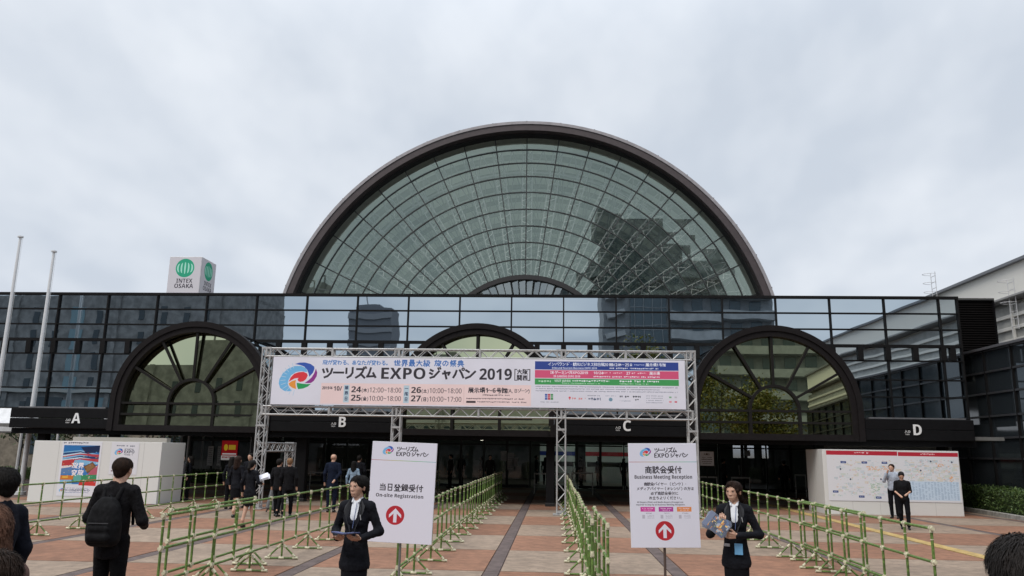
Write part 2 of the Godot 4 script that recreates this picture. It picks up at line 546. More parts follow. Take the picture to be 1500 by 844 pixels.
# the swirl of six blades printed on the fair's signs; r is half its width
func swirl(c: Canvas, o: Vector2, r: float, paper: Color) -> void:
	var blades := {
		"6fb4e2": [310, 160, 240, 190, 185, 240, 155, 300, 150, 350, 170, 400, 215, 430, 260, 435, 300, 430, 265, 390, 248, 350, 255, 310, 280, 260, 330, 225, 390, 215, 440, 225, 455, 215, 430, 180, 380, 158],
		"2f56b0": [312, 138, 360, 122, 420, 120, 480, 135, 525, 165, 528, 190, 515, 230, 478, 275, 468, 240, 450, 200, 415, 165, 370, 148],
		"8a2a86": [545, 185, 562, 230, 558, 270, 530, 320, 500, 342, 430, 345, 470, 315, 505, 280, 530, 235],
		"d9303c": [258, 332, 275, 285, 310, 245, 360, 226, 410, 222, 448, 238, 460, 262, 445, 300, 415, 325, 380, 332, 358, 320, 352, 300, 365, 288, 320, 295, 285, 315],
		"1d9a54": [345, 342, 400, 350, 450, 355, 500, 352, 470, 380, 420, 402, 365, 410, 352, 380],
		"e8953a": [335, 310, 332, 350, 345, 410, 305, 398, 270, 375, 258, 350, 290, 325],
	}
	for k in blades:
		var q: Array = blades[k]
		var pts := PackedVector2Array()
		for i in range(0, q.size(), 2):
			pts.append(o + Vector2(q[i] - 357, q[i + 1] - 280) / 210.0 * r)
		c.poly(pts, Color(k))
		if k == "6fb4e2":
			for i in 11:
				var t := 1.75 + i * 0.26
				var e := Vector2(cos(t), sin(t))
				c.line(o + Vector2(-0.05, 0.1) * r + e * r * 0.6, o + Vector2(-0.05, 0.1) * r + e * r * 0.86, r * 0.03, paper.lerp(Color(k), 0.35))

func _ready() -> void:
	rng.seed = 20191024
	# camera: height 1.87 m, turned 3.2 degrees left of the paving's axis, tilted up, rolled a little
	view = Basis(Vector3.UP, deg_to_rad(3.17)) * Basis(Vector3.RIGHT, deg_to_rad(11.84)) * Basis(Vector3.BACK, deg_to_rad(0.9))
	var cam := Camera3D.new()
	cam.name = "camera"
	cam.fov = rad_to_deg(2.0 * atan(422.0 / FOCAL))
	cam.near = 0.1
	cam.far = 1500.0
	cam.transform = Transform3D(view, EYE)
	add_child(cam)
	cam.current = true
	# sky: an even sheet of high cloud, brighter overhead as overcast skies are
	var env := Environment.new()
	env.background_mode = Environment.BG_SKY
	env.sky = Sky.new()
	var pano := PanoramaSkyMaterial.new()
	pano.panorama = cloud_sheet()
	env.sky.sky_material = pano
	env.tonemap_mode = Environment.TONE_MAPPER_LINEAR
	env.tonemap_exposure = 1.34
	env.sdfgi_enabled = true
	env.ssao_enabled = true
	env.ssil_enabled = true
	var we := WorldEnvironment.new()
	we.name = "air"
	we.environment = env
	add_child(we)
	# the sun behind thick cloud, high and behind the photographer's left shoulder
	var sun := DirectionalLight3D.new()
	sun.name = "sun"
	sun.light_energy = 0.5
	sun.light_angular_distance = 28.0
	sun.light_color = Color(1.0, 0.97, 0.93)
	sun.shadow_enabled = true
	sun.basis = Basis.looking_at(Vector3(0.35, -0.85, -0.5).normalized())
	add_child(sun)

	build_ground()
	build_city()
	build_front()
	build_vault()
	build_wing()
	build_concourse()
	build_left_background()
	build_gate()
	build_banner()
	build_booths()
	build_sign_boards()
	build_barriers()
	build_small_things()
	build_people()

func cloud_sheet() -> ImageTexture:
	var w := 1024
	var h := 512
	var n := FastNoiseLite.new()
	n.seed = 7
	n.frequency = 0.9
	n.fractal_octaves = 5
	n.fractal_gain = 0.5
	n.domain_warp_enabled = true
	n.domain_warp_amplitude = 0.45
	n.domain_warp_frequency = 0.7
	var im := Image.create(w, h, false, Image.FORMAT_RGBF)
	for y in h:
		var el := PI * (0.5 - (y + 0.5) / h)
		for x in w:
			var az := TAU * (x + 0.5) / w
			var c := Vector3(0.36, 0.35, 0.33)
			if el > 0.0:
				var s := sin(el)
				var flat := Vector2(cos(az), sin(az)) * (cos(el) / (s + 0.22))
				var v := n.get_noise_2d(flat.x * 0.7, flat.y * 1.25) * 0.5 + 0.5
				var f := n.get_noise_2d(flat.x * 2.2 + 9.0, flat.y * 3.6) * 0.5 + 0.5
				v = clampf((v * 0.62 + f * 0.38 - 0.32) / 0.36, 0.0, 1.0)
				c = Vector3(0.455, 0.502, 0.57).lerp(Vector3(0.61, 0.645, 0.695), v)
				c *= 1.0 + 1.0 * smoothstep(0.42, 1.0, s)
			im.set_pixel(x, y, Color(c.x, c.y, c.z))
	return ImageTexture.create_from_image(im)

# ---------------------------------------------------------------- ground
const STRIPS := [-19.3, -16.2, -13.1, -10.0, -7.1, -4.03, -0.97, 2.0, 5.24, 8.35, 11.3, 14.4, 17.5]

func build_ground() -> void:
	var g := PlaneMesh.new()
	g.size = Vector2(900, 900)
	structure("ground", g, paint("asphalt", 0.10, 0.095, 0.09, 0.9, 0.0, "strong", 0.2), Transform3D(Basis(), Vector3(0, -0.05, 0)))
	var bed := structure("plaza", unit_box(), paint("joint", 0.13, 0.085, 0.07, 0.9, 0.0, "mid", 0.9), Transform3D(Basis.from_scale(Vector3(60, 0.04, 80)), Vector3(0, -0.034, -16)))
	bed.set_meta("kind", "structure")
	var tans := [paving("tan", 0.325, 0.243, 0.180), paving("tan_pale", 0.342, 0.258, 0.192), paving("tan_warm", 0.32, 0.235, 0.171)]
	var reds := [paving("terracotta", 0.298, 0.145, 0.085), paving("terracotta_pale", 0.315, 0.157, 0.094), paving("terracotta_deep", 0.282, 0.136, 0.079)]
	var grey := paint("strip_stone", 0.125, 0.092, 0.085, 0.85, 0.0, "mid", 0.5)
	var holder := Node3D.new()
	holder.name = "paving"
	holder.set_meta("kind", "structure")
	add_child(holder)
	var rows := []
	for i in 17:
		rows.append(-7.6 - 2.745 * i)
	for j in STRIPS.size() - 1:
		var x0: float = STRIPS[j] + 0.125
		var x1: float = STRIPS[j + 1] - 0.125
		for i in rows.size() - 1:
			var z0: float = rows[i] - 0.02
			var z1: float = rows[i + 1] + 0.02
			var pick := rng.randi() % 3
			var mat: Material = tans[pick] if (i + j) % 2 == 0 else reds[pick]
			box(holder, "paving_panel", Vector3((x0 + x1) * 0.5, 0.0 - 0.006 + rng.randf_range(-0.001, 0.001), (z0 + z1) * 0.5), Vector3(x1 - x0 - 0.02, 0.02, z0 - z1), mat)
	for x in STRIPS:
		for i in rows.size() - 1:
			box(holder, "paving_strip", Vector3(x, -0.0085, (rows[i] + rows[i + 1]) * 0.5), Vector3(0.225, 0.02, 2.73), grey)
	# the yellow guide path for blind people
	var guide := Node3D.new()
	guide.name = "guide_path"
	guide.set_meta("kind", "structure")
	add_child(guide)
	var yellow := paint("guide_yellow", 0.52, 0.36, 0.13, 0.8, 0.0, "mid", 0.7)
	for i in 46:
		box(guide, "guide_tile", Vector3(8.35, 0.0125, -14.0 - i * 0.4), Vector3(0.3, 0.012, 0.392), yellow)

func paving(key: String, r: float, g: float, b: float) -> Material:
	var m := paint(key, r, g, b, 0.85, 0.0, "stain", 0.31)
	m.detail_enabled = true
	m.detail_blend_mode = BaseMaterial3D.BLEND_MODE_MUL
	m.detail_albedo = grain("soft", 0.9, 0.012, 3)
	m.uv2_triplanar = true
	m.uv2_world_triplanar = true
	m.uv2_scale = Vector3.ONE * 0.061
	m.detail_uv_layer = BaseMaterial3D.DETAIL_UV_2
	return m

# ---------------------------------------------------------------- the glazed front with its three arched bays
const FRONT := -30.6
const BAY := -28.0
const ROWS := [7.97, 7.34, 6.71, 6.07, 5.5, 4.77, 4.12, 3.3]

# flat pane, one unit square, with the slight bow that toughened glass has
func bowed_pane(i: int) -> ArrayMesh:
	var k := "bow%d" % i
	if kit.has(k):
		return kit[k]
	var r := RandomNumberGenerator.new()
	r.seed = 100 + i
	var bx := r.randf_range(-0.002, 0.002)
	var by := r.randf_range(-0.0015, 0.0015)
	var tx := r.randf_range(-0.0014, 0.0014)
	var ty := r.randf_range(-0.0014, 0.0014)
	var verts := PackedVector3Array()
	var norms := PackedVector3Array()
	var idx := PackedInt32Array()
	var n := 6
	for y in n + 1:
		for x in n + 1:
			var p := Vector3(float(x) / n - 0.5, float(y) / n - 0.5, 0)
			verts.append(p)
			norms.append(Vector3(tx + bx * p.x * 2.0 + 0.0005 * sin(p.y * 7.0 + i), ty + by * p.y * 2.0 + 0.0004 * sin(p.x * 8.0 + i * 2), 1).normalized())
	for y in n:
		for x in n:
			var a := y * (n + 1) + x
			idx.append_array(PackedInt32Array([a, a + n + 1, a + 1, a + 1, a + n + 1, a + n + 2]))
	var arr := []
	arr.resize(Mesh.ARRAY_MAX)
	arr[Mesh.ARRAY_VERTEX] = verts
	arr[Mesh.ARRAY_NORMAL] = norms
	arr[Mesh.ARRAY_INDEX] = idx
	var am := ArrayMesh.new()
	am.add_surface_from_arrays(Mesh.PRIMITIVE_TRIANGLES, arr)
	kit[k] = am
	return am

func build_front() -> void:
	var dark := paint("bronze_frame", 0.010, 0.0095, 0.010, 0.6, 0.0, "soft", 0.6, 0.25)
	var mirror := coated("mirror_glass", 0.475, 0.545, 0.595, 1.0)
	var b := thing("entrance_building", "long dark mirror-glass entrance front with three arched bays and lettered canopies", "building", Vector3(0, 0, FRONT))
	var xs := []
	for i in range(-15, 9):
		xs.append(-1.7 + 2.07 * i)
	xs.append(15.56)
	var bays := [-13.2, -2.78, 7.72]
	for c in xs.size() - 1:
		for r in ROWS.size() - 1:
			var x0: float = xs[c]
			var x1: float = xs[c + 1]
			var hidden := false
			for bx in bays:
				if absf((x0 + x1) * 0.5 - bx) < 1.6 and ROWS[r] < 6.0:
					hidden = true
			if hidden:
				continue
			var halves := [[x0, x1]]
			if r == 3:
				halves = [[x0, (x0 + x1) * 0.5], [(x0 + x1) * 0.5, x1]]
			for s in halves:
				part(b, "window_pane", bowed_pane(rng.randi() % 12), mirror, Transform3D(Basis.from_scale(Vector3(s[1] - s[0] - 0.02, ROWS[r] - ROWS[r + 1] - 0.02, 1)), Vector3((s[0] + s[1]) * 0.5, (ROWS[r] + ROWS[r + 1]) * 0.5, 0)))
	for x in xs:
		box(b, "mullion", Vector3(x, 5.635, 0.03), Vector3(0.055, 4.67, 0.1), dark)
	for c in xs.size() - 1:
		for q in [0.0, 0.5]:
			var x: float = lerpf(xs[c], xs[c + 1], q)
			box(b, "window_post", Vector3(x, (ROWS[3] + ROWS[4]) * 0.5, 0.034), Vector3(0.2, ROWS[3] - ROWS[4] - 0.05, 0.114), dark)
	for r in ROWS.size():
		var t := 0.11 if r == 3 else (0.10 if r == 0 else 0.05)
		box(b, "transom", Vector3((xs[0] + 15.6) * 0.5, ROWS[r], 0.026), Vector3(15.6 - xs[0], t, 0.118 if r in [0, 3] else 0.085), dark)
	box(b, "roof", Vector3(-1.3, 7.82, -7.0), Vector3(33.6, 0.2, 13.8), paint("roof_felt", 0.09, 0.09, 0.09, 0.9, 0.0, "mid", 0.4))
	box(b, "end_wall", Vector3(15.5, 5.4, -1.3), Vector3(0.1, 4.6, 2.4), dark)
	# canopies with their letters
	var cans := [[-19.9, -16.2, "A", -17.42], [-10.2, -5.8, "B", -7.6], [0.22, 4.72, "C", 2.52], [10.74, 14.4, "D", 12.42]]
	var fascia := paint("fascia", 0.0085, 0.0085, 0.0095, 0.6, 0.0, "soft", 0.5, 0.22)
	var white := paint("letter_white", 0.72, 0.72, 0.72, 0.5)
	for k in cans:
		var cp := Node3D.new()
		cp.name = "canopy"
		b.add_child(cp, true)
		var w: float = k[1] - k[0]
		var mx: float = (k[0] + k[1]) * 0.5
		var zf := BAY - FRONT
		for row in 2:
			part(cp, "fascia_board", chamfer_box(Vector3(w, 0.35, 0.14), 0.012), fascia, Transform3D(Basis(), Vector3(mx, 2.64 + row * 0.362, zf - 0.07 + row * 0.004)))
		box(cp, "canopy_roof", Vector3(mx, 3.15, zf * 0.5 - 0.02), Vector3(w, 0.06, zf - 0.1), fascia)
		box(cp, "flashing", Vector3(mx, 3.215, zf - 0.25), Vector3(w - 0.4, 0.045, 0.3), paint("flashing_zinc", 0.20, 0.20, 0.21, 0.5, 0.3, "soft", 0.5))
		var lt := text_mesh(k[2], true, 0.03 / 0.0085)
		lt.depth = 0.05
		var sc := 0.36 / cap_height(true)
		part(cp, "letter", lt, white, Transform3D(Basis.from_scale(Vector3(sc, sc, sc * 0.6)), Vector3(k[3] - 0.12, 2.645, zf + 0.02)))
		var st := begin()
		var ox: float = k[3] - 0.36
		for ch in ["入", "口"]:
			for stroke in STROKES[ch].split(";"):
				var last := Vector3.INF
				for p in stroke.split(" "):
					var xy: PackedStringArray = p.split(",")
					var q := Vector3(ox + float(xy[0]) * 0.0046, 2.81 - float(xy[1]) * 0.0046, 0)
					if last != Vector3.INF:
						st_box(st, (last + q) * 0.5, Vector3((q - last).length() + 0.01, 0.013, 0.01), Basis(Vector3.BACK, atan2(q.y - last.y, q.x - last.x)))
					last = q
			ox += 0.1
		part(cp, "lettering", done(st), white, Transform3D(Basis(), Vector3(0, 0, zf + 0.008)))
		var gate := text_mesh("Gate", false, 0.02)
		var gs := 0.05 / cap_height(false)
		part(cp, "lettering", gate, white, Transform3D(Basis.from_scale(Vector3(gs, gs, gs)), Vector3(k[3] - 0.35, 2.648, zf + 0.006)))
	# the arched bays
	var tilts := [Vector2(3.7, -2.3), Vector2(1.9, -3.0), Vector2(0.8, -2.0)]
	for i in 3:
		arched_bay(b, bays[i], tilts[i], dark)
	box(b, "beam", Vector3(-2.7, 2.36, BAY - FRONT - 0.32), Vector3(34.4, 0.2, 0.3), fascia)

func arched_bay(b: Node3D, cx: float, tilt: Vector2, dark: Material) -> void:
	var frame := paint("arch_frame", 0.0135, 0.0115, 0.012, 0.6, 0.0, "soft", 0.6, 0.25)
	var bar_m := paint("glazing_bar", 0.013, 0.012, 0.0115, 0.6, 0.0, "", 1.0, 0.25)
	var gold := coated("olive_mirror_glass", 0.50, 0.53, 0.345, 1.0)
	var clear := coated("bay_roof_glass", 0.42, 0.5, 0.5, 1.0)
	var bay := Node3D.new()
	bay.name = "arched_window"
	bay.position = Vector3(cx, 3.43, BAY - FRONT)
	b.add_child(bay, true)
	var bottom := -0.83
	part(bay, "arch_frame", ring(2.80, 3.0, 0.05, -0.3, 0, PI, 48), frame)
	part(bay, "arch_frame", ring(2.60, 2.797, 0.0, -0.28, 0, PI, 48), frame)
	for s in [-1.0, 1.0]:
		box(bay, "arch_leg", Vector3(s * 2.9, bottom * 0.5 - 0.1, -0.125), Vector3(0.2, -bottom + 0.2, 0.35), frame)
		box(bay, "arch_leg", Vector3(s * 2.6985, bottom * 0.5 - 0.1, -0.14), Vector3(0.197, -bottom + 0.2, 0.28), frame)
	box(bay, "sill", Vector3(0, bottom - 0.09, -0.1), Vector3(5.2, 0.22, 0.3), frame)
	for y in [-0.02, -0.42]:
		box(bay, "glazing_bar", Vector3(0, y, -0.09), Vector3(5.2, 0.075, 0.1), bar_m)
	part(bay, "small_arch", ring(0.8, 0.9, -0.03, -0.15, 0, PI, 28), bar_m)
	for s in [-1.0, 1.0]:
		box(bay, "small_arch_leg", Vector3(s * 0.85, bottom * 0.5, -0.087), Vector3(0.1, -bottom, 0.116), bar_m)
	for k in 5:
		var a := PI * (k + 1) / 6.0
		var e := Vector3(cos(a), sin(a), 0)
		bar(bay, "spoke", e * 0.89 + Vector3(0, 0, -0.09), e * 2.61 + Vector3(0, 0, -0.09), 0.085, 0.1, bar_m, Vector3(-sin(a), cos(a), 0))
	# panes: six sectors, the half disc and the two rows below, all set with the same small lean
	var lean := Basis(Vector3.UP, deg_to_rad(tilt.y)) * Basis(Vector3.RIGHT, deg_to_rad(-tilt.x))
	for k in 6:
		var st := begin()
		var a0 := PI * k / 6.0
		var a1 := PI * (k + 1) / 6.0
		for j in 6:
			var e0 := Vector3(cos(lerpf(a0, a1, j / 6.0)), sin(lerpf(a0, a1, j / 6.0)), 0)
			var e1 := Vector3(cos(lerpf(a0, a1, (j + 1) / 6.0)), sin(lerpf(a0, a1, (j + 1) / 6.0)), 0)
			quad_out(st, e0 * 0.84, e1 * 0.84, e1 * 2.66, e0 * 2.66, Vector3(0, 0, -9))
		var wob := Basis(Vector3.RIGHT, rng.randf_range(-0.0025, 0.0025)) * Basis(Vector3.UP, rng.randf_range(-0.0025, 0.0025))
		part(bay, "pane", done(st), gold, Transform3D(wob * lean, Vector3(0, 0, -0.16)))
	var half := begin()
	for j in 18:
		var e0 := Vector3(cos(PI * j / 18.0), sin(PI * j / 18.0), 0)
		var e1 := Vector3(cos(PI * (j + 1) / 18.0), sin(PI * (j + 1) / 18.0), 0)
		tri(half, Vector3.ZERO, e1 * 0.84, e0 * 0.84)
	part(bay, "pane", done(half), gold, Transform3D(lean, Vector3(0, 0, -0.16)))
	for r in [[-0.02, -0.42], [-0.42, bottom]]:
		for c in [[-2.66, -0.84], [-0.84, 0.84], [0.84, 2.66]]:
			var mid := Vector3((c[0] + c[1]) * 0.5, (r[0] + r[1]) * 0.5, 0)
			part(bay, "pane", sheet(c[1] - c[0], r[0] - r[1]), gold, Transform3D(lean, lean * mid + Vector3(0, 0, -0.16)))
	# the little glazed barrel roof that runs back to the main front
	for k in 14:
		var st := begin()
		var a0 := PI * k / 14.0
		var a1 := PI * (k + 1) / 14.0
		var e0 := Vector3(cos(a0), sin(a0), 0) * 2.9
		var e1 := Vector3(cos(a1), sin(a1), 0) * 2.9
		var zb := Vector3(0, 0, FRONT - BAY)
		quad_out(st, e0 + Vector3(0, 0, -0.28), e1 + Vector3(0, 0, -0.28), e1 + zb, e0 + zb, Vector3(0, 0, -1))
		part(bay, "roof_pane", done(st), clear)
		bar(bay, "roof_bar", e0 * 1.004 + Vector3(0, 0, -0.3), e0 * 1.004 + zb, 0.05, 0.05, frame)
	for s in [-1.0, 1.0]:
		box(bay, "cheek", Vector3(s * 2.88, bottom * 0.5 + 0.1, (FRONT - BAY) * 0.5 - 0.15), Vector3(0.06, 1.05, BAY - FRONT - 0.36), dark)

# ---------------------------------------------------------------- the great glazed half-round hall behind
func build_vault() -> void:
	var at := Vector3(-1.75, 6.77, -45.0)
	var v := thing("vaulted_hall", "huge half-round glazed gable of a barrel-vaulted hall rising behind the front", "building", at)
	var rim := paint("rim_brown", 0.062, 0.047, 0.049, 0.6, 0.0, "soft", 0.3)
	var lip := paint("rim_zinc", 0.34, 0.32, 0.33, 0.5, 0.2, "soft", 0.3)
	var black := paint("rim_soffit", 0.012, 0.012, 0.013, 0.7)
	var n_arc := 96
	part(v, "rim_lip", ring(14.86, 15.04, 0.05, -1.3, 0, PI, n_arc), lip)
	part(v, "rim", ring(14.47, 14.857, 0.0, -0.5, 0, PI, n_arc), rim)
	part(v, "soffit", ring(14.40, 14.854, -0.504, -1.12, 0, PI, n_arc), black)
	for i in 23:
		var a := deg_to_rad(2.0 + i * 8.0)
		var e := Vector3(cos(a), sin(a), 0)
		box(v, "roof_clip", e * 15.07 + Vector3(0, 0, -0.15), Vector3(0.1, 0.1, 0.1), rim)
	# glass at 1.1 m behind the rim
	var zg := -1.1
	var radii := [14.42, 13.62, 12.75, 11.87, 10.83, 9.74, 8.68, 7.63, 6.56, 5.55]
	var glass := coated("vault_glass", 0.60, 0.73, 0.655, 0.285)
	var bars := paint("vault_bar", 0.030, 0.035, 0.034, 0.5)
	var step := deg_to_rad(8.0)
	for ri in radii.size() - 1:
		for k in range(-11, 11):
			var a0 := PI * 0.5 + k * step
			var a1 := a0 + step
			if minf(sin(a0), sin(a1)) * radii[ri] < 0.2:
				continue
			var tilt := Vector3(rng.randf_range(-0.016, 0.016), rng.randf_range(-0.016, 0.016), 0)
			var st := begin()
			var p := []
			for q in [[radii[ri], a0], [radii[ri], a1], [radii[ri + 1], a1], [radii[ri + 1], a0]]:
				p.append(Vector3(cos(q[1]), sin(q[1]), 0) * (q[0] as float))
			var mid: Vector3 = (p[0] + p[2]) * 0.5
			for j in 4:
				var d: Vector3 = p[j] - mid
				p[j] += Vector3(0, 0, d.x * tilt.x + d.y * tilt.y)
			quad_out(st, p[0], p[1], p[2], p[3], Vector3(0, 0, -99))
			part(v, "glass_pane", done(st), glass, Transform3D(Basis(), Vector3(0, 0, zg)))
	for k in range(-10, 11):
		var a := PI * 0.5 + k * step
		var e := Vector3(cos(a), sin(a), 0)
		bar(v, "radial_bar", e * radii[9] + Vector3(0, 0, zg), e * 14.42 + Vector3(0, 0, zg), 0.065, 0.14, bars, Vector3(-sin(a), cos(a), 0))
	for ri in range(1, 9):
		part(v, "ring_bar", ring(radii[ri] - 0.03, radii[ri] + 0.03, zg + 0.062, zg - 0.06, 0.1, PI - 0.1, 66), bars)
	# the inner doorway arch with its own narrow panes
	var r_in: float = radii[9]
	part(v, "inner_arch", ring(r_in - 0.28, r_in, zg + 0.25, zg - 0.2, 0, PI, 64), paint("inner_arch_dark", 0.02, 0.018, 0.018, 0.5))
	part(v, "inner_ring", ring(r_in - 1.32, r_in - 1.22, zg + 0.05, zg - 0.1, 0, PI, 64), bars)
	var pale := coated("inner_glass", 0.72, 0.80, 0.80, 0.34)
	for k in range(-14, 14):
		var a0 := PI * 0.5 + k * deg_to_rad(5.0)
		var a1 := a0 + deg_to_rad(5.0)
		var st := begin()
		var tl := rng.randf_range(-0.02, 0.02)
		quad_out(st, Vector3(cos(a0), sin(a0), tl) * (r_in - 0.28), Vector3(cos(a1), sin(a1), -tl) * (r_in - 0.28), Vector3(cos(a1), sin(a1), -tl) * 3.2, Vector3(cos(a0), sin(a0), tl) * 3.2, Vector3(0, 0, -99))
		part(v, "glass_pane", done(st), pale, Transform3D(Basis(), Vector3(0, 0, zg)))
		var e := Vector3(cos(a0), sin(a0), 0)
		bar(v, "radial_bar", e * 3.2 + Vector3(0, 0, zg), e * (r_in - 0.28) + Vector3(0, 0, zg), 0.05, 0.08, bars, Vector3(-sin(a0), cos(a0), 0))
	# roof shell: pale lining with translucent strips that let daylight in, seen through the glass
	var lining := paint("vault_lining", 0.58, 0.62, 0.55, 0.8, 0.0, "soft", 0.3)
	var daylight := paint("translucent_strip", 0.75, 0.8, 0.74, 0.6)
	daylight.backlight_enabled = true
	daylight.backlight = Color(0.5, 0.51, 0.49)
	for s in 11:
		var z0 := -1.3 - s * 3.0
		part(v, "roof_shell", ring(14.62, 14.74, z0, z0 - 1.1, 0, PI, 48), lining)
		part(v, "skylight", ring(14.62, 14.64, z0 - 1.1, z0 - 3.0, 0, PI, 48), daylight)
	part(v, "back_wall", ring(0.0, 14.6, -34.2, -34.4, 0, PI, 48), paint("vault_back", 0.30, 0.33, 0.30, 0.8, 0.0, "soft", 0.2))
	part(v, "hall_floor", unit_box(), paint("vault_floor", 0.25, 0.25, 0.23, 0.8), Transform3D(Basis.from_scale(Vector3(29, 0.2, 32)), Vector3(0, -0.3, -18)))
	# the white space frame that carries the roof
	var steel := paint("space_frame_white", 0.47, 0.51, 0.48, 0.5)
	for f in 7:
		var z := -2.4 - f * 4.2
		var st := begin()
		var n := 44
		for i in n:
			var a0 := PI * i / n
			var a1 := PI * (i + 1) / n
			var am := (a0 + a1) * 0.5
			var o0 := Vector3(cos(a0), sin(a0), 0) * 14.2 + Vector3(0, 0, z)
			var o1 := Vector3(cos(a1), sin(a1), 0) * 14.2 + Vector3(0, 0, z)
			var m0 := Vector3(cos(am), sin(am), 0) * 12.9 + Vector3(0, 0, z - 0.8)
			var m1 := Vector3(cos(am + PI / n), sin(am + PI / n), 0) * 12.9 + Vector3(0, 0, z - 0.8)
			st_tube(st, o0, o1, 0.055, 0.055, 5)
			st_tube(st, o0, m0, 0.04, 0.04, 5)
			st_tube(st, o1, m0, 0.04, 0.04, 5)
			st_tube(st, m0, m1, 0.055, 0.055, 5)
			st_tube(st, m0, o0 + Vector3(0, 0, -4.2), 0.04, 0.04, 5)
			st_tube(st, m0, o1 + Vector3(0, 0, -4.2), 0.04, 0.04, 5)
			if i % 2 == 0:
				st_tube(st, o0, o0 + Vector3(0, 0, -4.2), 0.05, 0.05, 5)
			st_tube(st, m0, m0 + Vector3(0, 0, -4.2), 0.045, 0.045, 5)
		part(v, "space_frame", done(st), steel)
	# wind trusses standing just behind the glass
	for k in range(-10, 11):
		var a := PI * 0.5 + k * step
		var e := Vector3(cos(a), sin(a), 0)
		var t := Vector3(-sin(a), cos(a), 0)
		var st := begin()
		var n := 16
		for i in n:
			var r0 := lerpf(r_in, 14.2, float(i) / n)
			var r1 := lerpf(r_in, 14.2, float(i + 1) / n)
			var side := 1.0 if i % 2 == 0 else -1.0
			st_tube(st, e * r0 + t * 0.3 * side + Vector3(0, 0, -2.3), e * r1 - t * 0.3 * side + Vector3(0, 0, -1.6), 0.028, 0.028, 4)
			st_tube(st, e * r0 - t * 0.3 * side + Vector3(0, 0, -1.6), e * r1 + t * 0.3 * side + Vector3(0, 0, -2.3), 0.028, 0.028, 4)
		for s in [-1.0, 1.0]:
			st_tube(st, e * r_in + t * 0.3 * s + Vector3(0, 0, -2.3), e * 14.2 + t * 0.3 * s + Vector3(0, 0, -2.3), 0.04, 0.04, 4)
		part(v, "wind_truss", done(st), steel)

